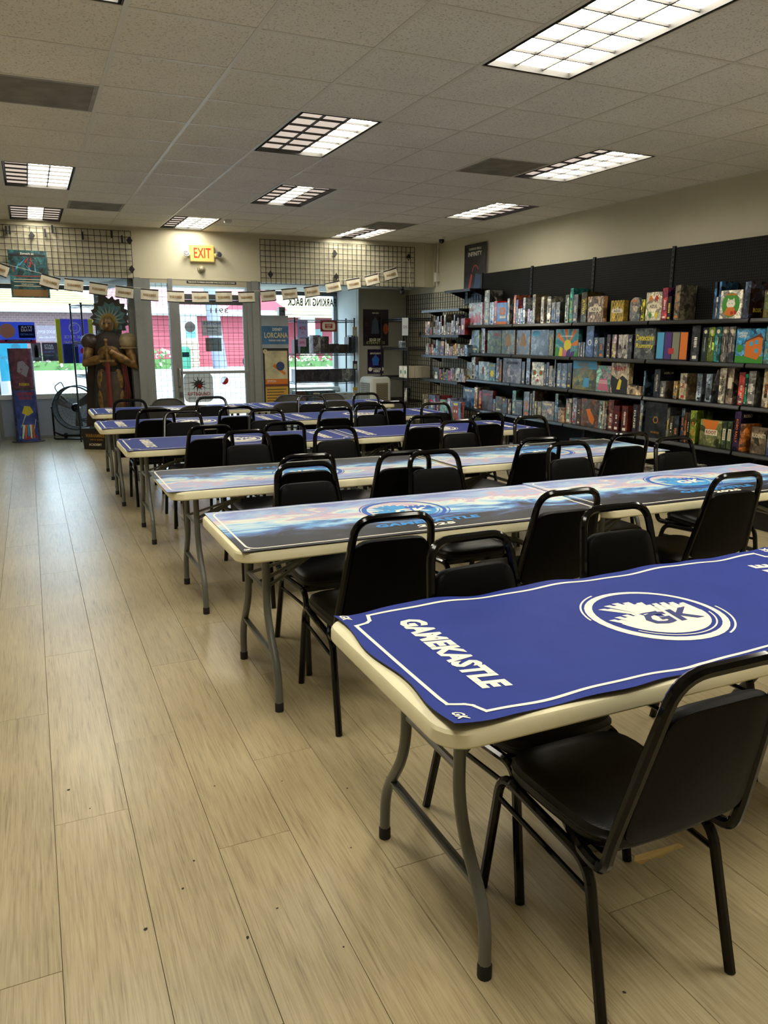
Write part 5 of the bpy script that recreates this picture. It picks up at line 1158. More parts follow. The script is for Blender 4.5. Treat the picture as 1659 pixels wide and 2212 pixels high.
        flat(F(), fr, [(w_*.1,h_*.05),(w_*.9,h_*.05),(w_*.75,h_*.5),(w_*.25,h_*.5)], .0008).build('stage_print', ink_pk, t)
        for k in range(3): rect(F(), fr, w_*(.22-.02*k), w_*(.78+.02*k), h_*(.42-.05*k), h_*(.435-.05*k), .0012).build('row_print', inkw, t)
    elif 'golden flower' in desc:
        P = [(w_*.5+(.36 if k%2==0 else .24)*w_*math.cos(k*PI/8), h_*.42+(.36 if k%2==0 else .24)*w_*math.sin(k*PI/8)) for k in range(16)]
        flat(F(), fr, P, .001).build('flower_print', ink_y, t); text(F(), fr, 'FAIYUM', w_*.5, h_*.87, h_*.1, w_*.7).build('lettering', ink_y, t)
    elif 'brown beetle' in desc: disc(F(), fr, w_*.45, h_*.52, w_*.11, .001, ry=h_*.22).build('beetle_print', mat('brown_ink', '6a3420', .5), t)
    elif 'painted mask' in desc:
        for cx in (.24, .76):
            disc(F(), fr, w_*cx, h_*.55, w_*.15, .001, ry=h_*.12).build('eye_print', ink_g, t); disc(F(), fr, w_*cx, h_*.55, w_*.09, .0014, ry=h_*.08).build('pupil_print', ink_r, t)
        flat(F(), fr, [(w_*.42,h_*.45),(w_*.58,h_*.45),(w_*.5,h_*.38)], .001).build('nose_print', ink_d, t); disc(F(), fr, w_*.5, h_*.22, w_*.1, .001, ry=h_*.06).build('mouth_print', ink_r, t)
    elif 'hexagon emblem' in desc:
        ring(F(), fr, w_*.5, h_*.5, w_*.09, w_*.13, .001, n=6).build('emblem_print', mat('gold_ink', '9a6c1c', .5), t); text(F(), fr, 'HOPLOMACHUS', w_*.5, h_*.14, h_*.06, w_*.4).build('lettering', mat('gold_ink'), t)
    elif 'four coloured panels' in desc:
        for k, m_ in enumerate((ink_s, ink_p, mat('stone_ink', '7c7c64', .5), ink_o)):
            rect(F(), fr, w_*(k+.06)/4, w_*(k+.94)/4, h_*.04, h_*.97, .0008).build('panel_print', m_, t)
        rect(F(), fr, w_*.40, w_*.58, h_*.22, h_*.42, .0016).build('badge_print', ink_r, t)
    elif 'sunrise' in desc: pass
    elif 'golden emblem' in desc or 'creature cone' in desc: flat(F(), fr, [(w_*.28,h_*.35),(w_*.72,h_*.35),(w_*.64,h_*.75),(w_*.5,h_*.9),(w_*.36,h_*.75)], .001).build('emblem_print', mat('bronze_ink', '8a6a3c', .5), t)
    elif 'pale swirl' in desc: disc(F(), fr, w_*.28, h_*.85, w_*.22, .001, ry=h_*.12).build('swirl_print', ink_s, t)
    elif 'red title' in desc: text(F(), fr, 'ROLL', w_*.72, h_*.82, h_*.14, w_*.42).build('lettering', ink_r, t)
    elif 'orange horn' in desc: flat(F(), fr, [(w_*.28,h_*.62),(w_*.5,h_*.66),(w_*.8,h_*.3),(w_*.72,h_*.08),(w_*.5,h_*.2)], .001).build('horn_print', ink_o, t)
    elif 'totem face' in desc:
        rect(F(), fr, w_*.25, w_*.78, h_*.1, h_*.78, .0008).build('totem_print', mat('rust_ink', '8a3c1c', .5), t)
        for cx in (.4,.62): disc(F(), fr, w_*cx, h_*.5, w_*.07, .0014).build('eye_print', ink_c, t)
        text(F(), fr, 'TOTEM', w_*.5, h_*.86, h_*.09, w_*.5).build('lettering', ink_y, t) if False else rect(F(), fr, w_*.3, w_*.72, h_*.82, h_*.91, .001).build('title_print', ink_y, t)
        rect(F(), fr, 0, w_, 0, h_*.1, .0008).build('band_print', ink_o, t)
    elif 'teal landscape' in desc: text(F(), fr, 'CASCADIA', w_*.5, h_*.88, h_*.09, w_*.75).build('lettering', ink_c, t); rect(F(), fr, 0, w_, 0, h_*.35, .0008).build('field_print', ink_g, t)
    elif 'red arch' in desc: ring(F(), fr, w_*.5, h_*.55, w_*.24, w_*.38, .001, a0=0, a1=PI).build('arch_print', ink_r, t); disc(F(), fr, w_*.5, h_*.5, w_*.14, .001).build('face_print', ink_c, t)
    elif 'ATIWA' in desc: vert('ATIWA', ink_y, .5, .5)
    elif 'INTARSIA' in desc: vert('INTARSIA', ink_d, .55, .4)
    elif 'JUNTA' in desc: rect(F(), fr, w_*.3, w_*.75, h_*.25, h_*.6, .0006).build('plaque', ink_d, t); vert('JUNTA', ink_o, .3, .35)
    elif 'matching row' in desc: rect(F(), fr, w_*.42, w_*.68, h_*.28, h_*.74, .0008).build('title_strip', ink_d, t); vert('UNMATCHED', inkw, .42, .16); disc(F(), fr, w_*.5, h_*.87, w_*.26, .0008).build('portrait_print', ink_c, t)
    elif 'white vertical title' in desc: vert('DUNE', inkw, .6, .4)
    elif 'robot title' in desc:
        vert('ROBO RALLY', ink_o, .6, .35); text(F(), side(), 'ROBO', d_*.4, h_*.88, h_*.08, d_*.5).build('lettering', ink_c, t)
    elif 'HOPLO' in desc: text(F(), side(), 'HOPLOM', d_*.55, h_*.86, h_*.08, d_*.6).build('lettering', ink_c, t); vert('HOPLOMACHUS', ink_c, .6, .3)
    elif 'golden forest' in desc: text(F(), Fr((0,0,0),(1,0,0),(0,0,1)), 'BOSS', .03, h_*.3, .03).build('lettering', ink_y, t) if False else None
    elif 'big blue and orange' in desc: text(F(), side(), 'BOSK', d_*.5, h_*.22, h_*.11, d_*.5).build('lettering', ink_y, t)
    elif 'lantern' in desc: rect(F(), fr, w_*.2, w_*.8, h_*.42, h_*.72, .0008).build('window_print', ink_c, t)
    elif 'vertical gold' in desc: vert('UMBRA', ink_y, .5, .3)
    elif 'pale vertical' in desc or 'pale teal box' in desc: vert('CAVERNA', inkw, .6, .45)
    elif 'round crest' in desc: ring(F(), fr, w_*.5, h_*.47, w_*.16, w_*.24, .001).build('crest_print', inkw, t)
    elif 'white ring' in desc or 'ring emblem' in desc: ring(F(), fr, w_*.5, h_*.78, w_*.16, w_*.26, .001).build('crest_print', inkw, t)
    elif 'dark arch' in desc: flat(F(), fr, [(w_*.25,h_*.4),(w_*.75,h_*.4),(w_*.6,h_*.55),(w_*.5,h_*.6),(w_*.4,h_*.55)], .001).build('arch_print', ink_d, t)
    elif 'white shield' in desc: flat(F(), fr, [(w_*.3,h_*.4),(w_*.5,h_*.25),(w_*.7,h_*.4),(w_*.7,h_*.6),(w_*.3,h_*.6)], .001).build('shield_print', inkw, t)
    elif 'city art' in desc:
        q = F()
        for k in range(8): rect(q, fr, w_*(.1+k*.1), w_*(.17+k*.1), h_*.1, h_*(.35+.25*((k*37) % 10)/10), .0008)
        q.build('skyline_print', ink_pk, t)
    elif 'mythic battle' in desc: text(F(), fr, 'MYSTERIUM', w_*.5, h_*.82, h_*.1, w_*.6).build('lettering', ink_d, t)
    elif 'horror' in desc: text(F(), fr, 'DOOMTOWN', w_*.5, h_*.78, h_*.1, w_*.75).build('lettering', ink_pk, t)
    elif 'pale title' in desc: text(F(), fr, 'ARKHAM', w_*.5, h_*.82, h_*.08, w_*.6).build('lettering', ink_c, t)
recs = [ln.split(' ', 7) for ln in BOXES.strip().split('\n')]
byshelf = {}
for r_ in recs: byshelf.setdefault(r_[0], []).append(r_)
GRPS = {'t': 'boxed games on the top wall shelf', 'u': 'boxed games on the second wall shelf', 'm': 'boxed games on the third wall shelf', 'l': 'boxed games on the fourth wall shelf', 'A': 'boxed games on the upper corner grid shelf', 'B': 'boxed games on the middle corner grid shelf', 'C': 'boxed games on the third corner grid shelf', 'D': 'boxed games on the lowest corner grid shelf'}
def short(d): 
    w_ = d.split(); return ' '.join(w_[:4]) if len(w_) > 4 else d
seen = set()
for s_, lst in byshelf.items():
    z, xf_, nm = SHELF[s_]
    for k, (_, ya, yb, hh, kind, ca, cb, desc) in enumerate(lst):
        ya, yb, hh = float(ya), float(yb), float(hh); w_ = ya-yb
        if s_ in 'tuml' and ya > 9.81: ya = 9.815-(.0 if k == 0 else .03*k); yb = ya-min(w_, .028 if s_ == 'u' else w_); w_ = ya-yb
        d_ = {'s': min(.21, .17+hh*.12), 'f': .06, 'r': .05, 'o': .05}[kind]
        if s_ in 'ABC' and kind == 's': d_ = .16
        x = xf_
        if kind == 'o': x = xf_-.035
        elif 'pale blue spined' in desc or 'mid blue spined' in desc: x = xf_+.025
        o = boxmesh(w_, hh, d_, kind).build('board_game', card, None, (x, yb, z), (0,0,0))
        o['tone_a'] = list(srgb(ca)); o['tone_b'] = list(srgb(cb))
        full = desc
        for a_, b2 in ((' with yellow title ATIWA',' with yellow spine title'),(' titled AZUL',''),(' titled DAYBREAK',''),(' titled Detective Rummy',' with two big yellow title words'),(' titled DREAM HOME',' with orange house'),(' titled GOLD WEST',' with gold title'),
                       (' titled HEAT with yellow racer',' with red title and yellow racer'),(' HOPLO',''),(' titled INTARSIA',' with dark vertical spine title'),(' titled JUNTA',' with orange spine title'),(' titled ROOT',' with cream title plaque'),(' titled RUDENS',' with big cream title')): desc = desc.replace(a_, b2)
        base = desc.split(',')[0]
        lab = desc.replace(',', '')+', '+nm
        if len(lab.split()) > 16: lab = base+', '+nm
        if lab in seen: lab = base + ' right of the ' + short(lst[k-1][7].split(' titled')[0]) + ', ' + nm.split(' shelf')[0]
        seen.add(lab)
        o['label'] = lab; o['category'] = 'board game'; o['group'] = GRPS[s_]
        cover(o, full, w_, hh, d_)
        if not o.children and w_ > .03:      # printed title of the plainer boxes
            fr = Fr((0, w_, 0), (0,-1,0), (0,0,1)); q = MB()
            if kind == 's':
                h0 = hh*rnd.uniform(.22,.4); h1 = hh*rnd.uniform(.62,.8); n_ = int((h1-h0)/(.016)); tw = w_*rnd.uniform(.26,.42)
                for j in range(n_):
                    if rnd.random() < .88: rect(q, fr, w_*.5-tw/2*rnd.uniform(.7,1), w_*.5+tw/2, h0+j*.016, h0+j*.016+rnd.uniform(.008,.012), .0008)
                rect(q, fr, w_*.25, w_*.75, hh*.06, hh*.06+w_*.3, .0008)
            else:
                n_ = max(4, int(w_*.7/.018)); x0 = w_*.15; hz = hh*rnd.choice([.8,.12,.84]); sh_ = rnd.uniform(.018,.032)
                for j in range(n_):
                    if rnd.random() < .9: rect(q, fr, x0+j*.018, x0+j*.018+rnd.uniform(.009,.014), hz, hz+sh_, .0008)
            lum = sum(srgb(ca)); mm_ = [ink_d, ink_r, inkb, ink_d][rnd.randrange(4)] if lum > .9 else [inkw, ink_y, ink_c, ink_o, inkw][rnd.randrange(5)]
            q.build('title_print', mm_, o)['kind'] = 'stuff'
# games seen low down between the tables, on the base shelf
low = [(8.30, 7.95, .22, 'books'), (6.92, 6.62, .26, 'g'), (6.20, 5.90, .18, 'w'), (5.83, 5.50, .12, 'w2'), (4.75, 4.45, .2, 'y')]
cols = [('3c3430','6c5c4c','brown'),('2a3c34','5c6c4c','dark green'),('c0b8a4','8c8474','cream'),('7c2c24','4c1c18','rust'),('4c5c6c','8c98a4','slate'),('a8a49c','64605c','silver'),('b89c3c','6c5c24','mustard'),('2c4c5c','a06c4c','teal'),('d0ccc0','7c7870','white')]
k = 0
for ya, desc, w_, h_, ci in ((9.70,'pale upright',.06,.24,2),(9.3,'tall',.07,.28,1),(9.15,'thin',.03,.25,3),(9.05,'leaning',.05,.27,4),(8.92,'striped',.06,.26,1),(8.80,'glossy',.05,.24,7),(8.68,'narrow',.04,.26,2),(8.60,'bright',.06,.25,8),(8.2,'flat lying',.30,.07,0),(7.6,'squat',.28,.12,3),(7.0,'picture covered',.26,.27,7),(6.55,'upright',.08,.24,5),(6.2,'flat lying',.28,.10,2),(5.85,'lying',.30,.08,8),(5.4,'upright',.09,.22,5),(5.28,'upright glossy',.07,.22,8),(5.05,'small bright',.12,.2,6),(4.85,'small',.10,.18,2)):
    ca, cb, cn = cols[ci]
    o = boxmesh(w_, h_, .2 if w_ < .15 else .3, 'f' if w_ > .15 else 's').build('board_game', card, None, (5.47, ya-w_, .20)); o['tone_a'] = list(srgb(ca)); o['tone_b'] = list(srgb(cb))
    o['label'] = '%s %s game box on the bottom shelf, %s' % (desc, cn, 'seen below the fourth row table' if ya > 8.5 else 'seen low between chairs, bay %s' % {0:'two',1:'two',2:'three',3:'four'}.get(int((8.6-ya)//1.22), 'five'))
    o['category'] = 'board game'; o['group'] = 'boxed games on the bottom shelf'
# flattened leaning board beside the white titled box
o = MB().rings([[(0,0,0),(.16,0,0),(.16,.012,0),(0,.012,0)], [(0,-.085,.30),(.16,-.085,.30),(.16,-.073,.30),(0,-.073,.30)]]).build('board_game', card, None, (5.775, 5.36, .99)); o['tone_a'] = list(srgb('1c1c1c')); o['tone_b'] = list(srgb('a8a8a4')); o['label'] = 'thin black board leaning beside the white box with dark vertical title'; o['category'] = 'board game'; o['group'] = GRPS['m']
# ---------------------------------------------------------------- wire grids over the windows
def hgrid(x0, x1, z0, z1, y, r=.0036):
    m_ = MB(); n = round((x1-x0)/.0762); k = round((z1-z0)/.0762)
    for a in range(n+1): x = x0+(x1-x0)*a/n; m_.box(x-r, x+r, y-r, y+r, z0, z1)
    for a in range(k+1): z = z0+(z1-z0)*a/k; m_.box(x0, x1, y+.005-r, y+.005+r, z-r, z+r)
    return m_
tl = grid_thing('black wire grid hung above the left window', hgrid(-1.0, 1.385, 2.34, 2.95, 11.30))
for x, z in ((.17,2.83),(1.365,2.83),(1.37,2.46)): diamond(MB(), on_y(0, 11.29, 0), x, z, .055).build('mounting_clip', blkm, tl)
for x, z in ((-.12,2.88),(-.08,2.88),(.33,2.87),(.42,2.92),(.78,2.86),(1.14,2.90),(1.27,2.84)): MB().box(x-.011, x+.011, 11.27, 11.292, z-.05, z+.05).build('display_hook', blkm, tl)
tr = grid_thing('black wire grid hung above the parking window', hgrid(3.16, 5.64, 2.33, 2.94, 11.30))
for x, z in ((4.30,2.79),(5.53,2.79),(3.30,2.46),(4.32,2.46)): diamond(MB(), on_y(0, 11.29, 0), x, z, .055).build('mounting_clip', blkm, tr)
a, b_ = Vector((1.34, 11.74)), Vector((1.03, 13.15)); dv = (b_-a); n_ = 21; q = MB()
for k in range(n_+1): p = a+dv*k/n_; q.box(p.x-.0025, p.x+.0025, p.y-.0025, p.y+.0025, .15, 2.33)
for k in range(30): z = .15+k*.0752; q.cyl((a.x,a.y,z), (b_.x,b_.y,z), .0025, 4)
grid_thing('black wire grid standing inside the slanting glass behind the armoured figure', q)
# ---------------------------------------------------------------- exit sign, detector, camera
t = thing('exit_sign', 'lit yellowed EXIT sign with two emergency lamp heads', 'exit sign', (2.325, 11.33, 2.70))
MB().rings([[(x*s_, y, z*s_) for x, z in [(-.165,-.105),(.165,-.105),(.165,.115),(-.165,.115)]] for y, s_ in ((0,1),(-.055,1),(-.062,.96))]).build('casing', mat('aged_plastic', 'c4ac58', .5, emit=(1,.75,.3), es=.12), t)
text(MB(), on_y(0,-.063,0), 'EXIT', 0, .01, .135, .235, bold=.015).build('lettering', mat('exit_red', 'c01c08', .5, emit=(1,.05,.01), es=.45), t)
MB().box(-.15,.15,-.066,-.06,-.098,-.075).build('lower_lip', mat('aged_plastic'), t)
for sg in (-1, 1):
    MB().cyl((sg*.16,-.03,-.01),(sg*.20,-.03,-.01),.028,10).build('lamp_arm', mat('aged_plastic'), t, smooth=True)
    h_ = MB().lathe([(0,0),(.03,0),(.043,.03),(.043,.05),(.0,.045)], n=16).xf(Matrix.Translation((sg*.225,-.055,-.015)) @ Matrix.Rotation(math.radians(75), 4, 'X')).build('lamp_head', alum, t, smooth=True)
    MB().lathe([(0,.05),(.036,.05),(.03,.056),(0,.058)], n=14).xf(Matrix.Translation((sg*.225,-.055,-.015)) @ Matrix.Rotation(math.radians(75), 4, 'X')).build('lens', mat('lens_dark', '3a3a40', .1), h_)
t = thing('motion_detector', 'round beige wall detector just below the exit sign', 'detector', (2.31, 11.33, 2.50))
MB().lathe([(0,0),(.055,0),(.055,.02),(.045,.03),(0,.03)], n=18).xf(Matrix.Rotation(PI/2, 4, 'X')).build('base', mat('beige_base', '9c9678', .5), t, smooth=True)
MB().ball((0,-.045,0), .038,.035,.038, 14).build('dome', mat('beige_dome', '8f8a74', .35), t, smooth=True)
t = thing('security_camera', 'small white dome camera on the ceiling near the front corner', 'camera', (5.67, 10.49, CZ))
MB().lathe([(0,0),(.062,0),(.06,-.04),(0,-.04)], n=18).build('base', white, t, smooth=True)
MB().ball((0,-.01,-.055), .042,.042,.045, 14).build('dome', mat('smoked_dome', '101012', .1), t, smooth=True)
o = MB().box(-.045,.045,-.03,.03,-.03,0).box(-.035,.035,-.02,.02,-.036,-.03).build('smoke_sensor', white, loc=(2.44,10.18,CZ-.003)); o['label'] = 'small white sensor box on the ceiling past the exit light'; o['category'] = 'sensor'
t = thing('junction_box', 'small white wall box with conduit in the front right corner', 'junction box', (6.0, 11.22, 2.5))
MB().box(-.03,.03,-.04,.04,-.07,.07).build('cover', white, t); MB().cyl((.01,0,.07),(.01,0,.51),.008,8).cyl((.0,0,-.07),(.0,0,-.13),.012,8).build('conduit', white, t)
o = MB().cyl((0,0,0),(0,0,-.03),.012,8).ball((-.02,-.02,-.08),.035,.045,.05,10).build('spotlight', blkm, loc=(5.50,11.42,2.36), smooth=True); o['label'] = 'small black camera under the soffit above the dark posters'; o['category'] = 'camera'
# ---------------------------------------------------------------- bunting
bx = [-.62,-.22,.35,.62,.92,1.24,1.56,1.90,2.23,2.56,2.88,3.20,3.51,3.85,4.18,4.51,4.81,5.12]; bz = [2.58,2.47,2.33,2.30,2.26,2.225,2.20,2.185,2.185,2.195,2.20,2.225,2.26,2.30,2.37,2.425,2.49,2.58]
t = thing('pennant_bunting', 'string of white pennants with black edges hanging across the front', 'bunting', (0, 11.10, 0))
sp_ = [(-1.0,0,2.70)]+[(x,0,z) for x, z in zip(bx, bz)]+[(5.52,.15,2.77)]
MB().tube(sp_, .0022, 5).tube([(5.52,.15,2.77),(5.54,.15,2.6),(5.53,.15,2.5),(5.55,.15,2.35)], .004, 5).build('cord', mat('cord_white', 'd8d4c4', .7), t)
penm = [mat('pennant_paper', 'cfc9b4', .6), mat('pennant_black', '120f0d', .6)]
for k, (x, z) in enumerate(zip(bx, bz)):
    zl = bz[k-1] if k else z+.1; zr = bz[k+1] if k < len(bz)-1 else z+.09
    a = math.atan2(zr-zl, .62); u = Vector((math.cos(a), rnd.uniform(-.12,.12), math.sin(a))).normalized(); v = Vector((-math.sin(a), rnd.uniform(-.1,.1), math.cos(a))).normalized()
    fr = Fr((x, -.004, z), u, v); q = MB(); n_ = 6
    for (h0, h1, mi) in ((0,-.018,1),(-.018,-.142,0),(-.142,-.155,1)):
        rows = [[fr(-.115+.23*i/n_, hh, .006*math.sin(i*1.3+k)) for i in range(n_+1)] for hh in (h0, h1)]
        q.add(rows[0]+rows[1], [(i, i+n_+1, i+n_+2, i+1) for i in range(n_)], mi)
        q.add([p+Vector((0,.003,0)) for p in rows[0]+rows[1]], [(i, i+1, i+n_+2, i+n_+1) for i in range(n_)], mi)
    pn = q.build('pennant', penm, t)
    text(MB(), fr, 'WARHAMMER', 0, -.08, .036, .17, h=.009, bold=.04).build('lettering', mat('bronze_ink', '6a4c1c', .5), pn)
# ---------------------------------------------------------------- signs and posters
def sheet(name, label, cat, o, u, v, w_, h_, m_, th=.003, group=None):
    t = thing(name, label, cat, o, 0, group); fr = Fr((0,0,0), u, v)
    rect(MB(), fr, 0, w_, 0, h_, 0, 0, th).build('sheet', m_, t); return t, fr
def artsheet(a, b_): return a, b_
def tone(o, a, b_): o['tone_a'] = list(srgb(a)); o['tone_b'] = list(srgb(b_)); return o
U, V, MY = (1,0,0), (0,0,1), (0,-1,0)
t, fr = sheet('door_notice', 'long black notice strip above the door', 'sign', (2.10,11.326,2.305), U, V, .70, .035, ink_d)
text(MB(), fr, 'THIS DOOR TO REMAIN UNLOCKED WHILE BUILDING IS OCCUPIED', .35, .0175, .017, .66, h=.001).build('lettering', inkw, t)
t, fr = sheet('hanging_poster', 'dark teal card poster hanging over the left window grid', 'poster', (-.13,11.20,2.06), U, V, .45, .58, card)
tone(t.children[0], '14393c', '2c6c74')
q = MB(); 
for k in range(14):
    x0 = rnd.uniform(.03,.35); y0 = rnd.uniform(.30,.45); flat(q, fr, [(x0,y0),(x0+.02,y0-.01),(x0+rnd.uniform(-.06,.12),y0+rnd.uniform(.05,.1))], .001+k*.0001, k % 3)
q.build('art_print', [ink_r, ink_s, ink_d], t)
rect(MB(), fr, .02,.43,.505,.53,.001).build('title_band', ink_d, t); text(MB(), fr, 'Zoroark ex', .22, .54, .025, .16).build('lettering', inkw, t)
for k, yy in enumerate((.26,.22,.19,.14)): rect(MB(), fr, .04,.40-.05*(k%2),yy,yy+.008,.001).build('text_line', ink_c if k else ink_r, t)
rect(MB(), fr, .02,.43,.015,.10,.001).build('foot_band', mat('bronze_ink', '8a6a3c', .5), t); text(MB(), fr, 'Night Joker', .2, .165, .018, .14).build('lettering', ink_c, t)
t, fr = sheet('wall_poster', 'tall dark poster with red and blue armoured art by the black pegboard', 'poster', (5.995,10.36,2.06), MY, V, .60, .83, card); tone(t.children[0], '14161e', '202c44')
text(MB(), fr, 'CORVUS BELLI', .30, .76, .03, .34).build('lettering', inkw, t); text(MB(), fr, 'INFINITY', .30, .69, .06, .38, bold=.02).build('lettering', inkw, t)
q = MB(); ring(q, fr, .32, .45, .07, .085, .001, a0=.3, a1=3.4); flat(q, fr, [(.12,.2),(.2,.42),(.24,.4),(.18,.18)], .001); q.build('art_print', ink_r, t); flat(MB(), fr, [(.25,.05),(.45,.05),(.5,.38),(.33,.42)], .001).build('art_print', mat('steel_ink', '2c4468', .4), t)
t, fr = sheet('wall_poster', 'large black poster with an orange glow behind the wire rack', 'poster', (5.18,12.295,1.43), U, V, .47, .60, card); tone(t.children[0], '0e0c12', '2a1c2c')
text(MB(), fr, 'EDGE OF', .22, .10, .045, .2).build('lettering', inkw, t); text(MB(), fr, 'ETERNITIES', .235, .05, .045, .34).build('lettering', mat('lime_ink', '9aa45c', .5), t); text(MB(), fr, 'MAGIC', .23, .54, .022, .12).build('lettering', inkw, t)
flat(MB(), fr, [(.15,.2),(.3,.2),(.27,.42),(.22,.48),(.17,.4)], .001).build('art_print', mat('dusk_ink', '3c4858', .5), t); disc(MB(), fr, .42, .28, .05, .001, ry=.09).build('art_print', mat('ember_ink', 'a04c20', .5), t)
t, fr = sheet('wall_poster', 'smaller purple poster below the large black one', 'poster', (5.26,12.295,.96), U, V, .30, .41, card); tone(t.children[0], '1c1430', '2c1c4c')
text(MB(), fr, 'WIN IN STORE', .15, .085, .025, .18).build('lettering', inkw, t); text(MB(), fr, 'HERE', .17, .045, .045, .12, bold=.04).build('lettering', inkw, t); text(MB(), fr, 'SPOTLIGHT', .15, .34, .03, .2).build('lettering', inkw, t)
for cx in (.05,.27): disc(MB(), fr, cx, .075, .035, .001).build('badge_print', inkw, t)
flat(MB(), fr, [(.10,.14),(.2,.14),(.22,.25),(.15,.32),(.08,.25)], .001).build('art_print', inkb, t)
# window films, seen from behind (mirrored writing)
def wfilm(label, x0, x1, z0, z1, col, op, items=(), y=13.33):
    t = thing('window_poster', label, 'poster', (x0, y, z0), 0, 'posters stuck on the front glass'); fr = Fr((0,0,0), U, V); w_, h_ = x1-x0, z1-z0
    rect(MB(), fr, 0, w_, 0, h_, 0, 0, .001).build('sheet', film('film_'+col, col, min(op,.78)), t)
    for it in items:
        s_, cx, cy, hh, ww, ic = it[:6]; ff = film('film_ink_'+ic, ic, .97)
        if s_ == '#': rect(MB(), fr, (cx-ww/2)*w_, (cx+ww/2)*w_, (cy-hh/2)*h_, (cy+hh/2)*h_, .002).build('art_print', ff, t)
        elif s_ == 'o': disc(MB(), fr, cx*w_, cy*h_, ww*w_, .003).build('art_print', ff, t)
        elif s_ == 'O': ring(MB(), fr, cx*w_, cy*h_, ww*w_*.8, ww*w_, .003).build('art_print', ff, t)
        else: text(MB(), fr, s_, cx*w_, cy*h_, hh*h_, ww*w_, h=.004, mirror=len(it) < 7, bold=.03).build('lettering', ff, t)
    return t
wfilm('wide mirrored blue window poster with red foot and orange disc', -.42, .12, 1.47, 1.79, '1c3c9c', .97, (('#', .5,.08,.16,1,'c03c34'), ('#',.55,.12,.10,.7,'14141c'), ('o',.28,.58,.3,.20,'d8884c'), ('#',.78,.55,.6,.42,'10101c'), ('STAR',.78,.75,.12,.3,'ffffff'), ('WARS',.78,.61,.12,.3,'ffffff'), ('UNLIMITED',.78,.42,.09,.34,'6c9cd8'), ('StarWarsUnlimited.com',.55,.12,.06,.6,'ffffff')))
wfilm('pale teal window poster behind the tall cylinder', -.42, -.01, .90, 1.47, '3cb4cc', .9, (('LORCANA',.4,.62,.1,.8,'d8eef4'), ('o',.6,.88,0,.16,'a8e0ec')))
wfilm('dark upright window poster of a plain silhouette', .04, .18, 1.20, 1.48, '35353a', .97, (('#',.5,.45,.5,.4,'141416'), ('o',.5,.78,0,.16,'141416')))
wfilm('black window poster with white lettering beside the yellow banner', .195, .46, 1.20, 1.48, '14182c', .97, (('STAR',.38,.84,.13,.5,'ffffff',1), ('WARS',.38,.70,.13,.5,'ffffff',1), ('UNLIMITED',.38,.5,.09,.6,'9cb0dc',1), ('#',.35,.3,.02,.55,'8090b0'), ('#',.92,.2,.3,.12,'b0643c')))
wfilm('faint mirrored grey notice in the left window', .14, .42, 1.50, 1.74, 'a8a0b0', .35, (('BLOOD BOWL',.5,.6,.2,.9,'ece8ec'), ('AVAILABLE HERE',.5,.25,.12,.85,'e8e4e8')))
t = wfilm('purple banner with yellow borders in the left window', .42, .96, 1.16, 1.84, '2c2c8c', .97, (('#',.06,.5,1,.13,'d8d42c'), ('#',.94,.5,1,.13,'d8d42c'), ('#',.35,.22,.44,.40,'2a3450'), ('O',.5,.80,0,.16,'c8ccd8'), ('O',.5,.80,0,.09,'c8ccd8'), ('ONE PIECE',.5,.60,.07,.6,'c8cce0'), ('ORGANIZED PLAY',.5,.48,.05,.66,'dcd84c'), ('2YO',.55,.40,.05,.16,'c8cce0'), ('o',.70,.28,0,.09,'d02c34')), 13.30)
t = thing('window_lettering', 'mirrored black PARKING IN BACK lettering on the right window', 'lettering', (4.63, 13.30, 2.17)); text(MB(), Fr((0,0,0),U,V), 'PARKING IN BACK', 0, 0, .135, .90, mirror=True, bold=.02).build('lettering', ink_d, t)
t = thing('door_number', 'mirrored white street number 3911 on the door glass', 'lettering', (2.55, 11.372, 1.94)); text(MB(), Fr((0,0,0),U,V), '3911', 0, 0, .07, .26, mirror=True).build('lettering', mat('faint_ink', '8c8c90', .6), t)
def dfilm(label, x0, x1, z0, z1, col, op, items): return wfilm(label, x0, x1, z0, z1, col, op, items, 11.368)
dfilm('pale mirrored NOTICE sheet on the door glass', 2.29, 2.57, 1.59, 1.80, 'a8a8a4', .85, (('NOTICE',.5,.82,.18,.9,'5c6c8c'), ('no smoking',.5,.5,.12,.6,'3c3c3c'), ('premises',.5,.3,.1,.5,'3c3c3c')))
dfilm('olive grey sheet under the notice on the door glass', 2.33, 2.56, 1.37, 1.56, '5c6454', .9, (('hours',.5,.6,.12,.5,'8c9080'),))
t = thing('door_sticker', 'round brown sticker at eye height on the door glass', 'sticker', (2.12,11.367,1.71)); disc(MB(), Fr((0,0,0),U,V), 0,0,.075,0).build('disc', film('film_brown','7c6460',.92), t)
dfilm('small black sign at the door edge by the lock', 1.99, 2.09, 1.29, 1.36, '10121c', .97, (('#',.5,.5,.3,.4,'2c5c9c'),))
t = thing('door_sticker', 'rounded square sticker with black swirl at the bottom of the door glass', 'sticker', (2.20,11.367,.855)); fr = Fr((0,0,0),U,V)
flat(MB(), fr, [(a-.21, b_-.21) for a, b_ in outline(.42,.42,.08,6)], 0, 0, .001).build('sheet', film('film_off_white','c8c4bc',.95), t)
text(MB(), fr, 'RIFTBOUND', 0, -.09, .055, .32, h=.002, bold=.02).build('lettering', film('film_ink_red','a83028',1), t); text(MB(), fr, 'LEAGUE OF LEGENDS', 0, -.145, .028, .32, h=.002, bold=.03).build('lettering', ink_d, t)
q = MB(); 
for k in range(11):
    a = k*.57+.4; r0 = .05; r1 = .12+.05*((k*7)%5)/5; flat(q, fr, [(r0*math.cos(a-.25), .05+r0*.8*math.sin(a-.25)), (r0*math.cos(a+.25), .05+r0*.8*math.sin(a+.25)), (r1*math.cos(a+.15), .05+r1*.8*math.sin(a+.15))], .002+k*.0001)
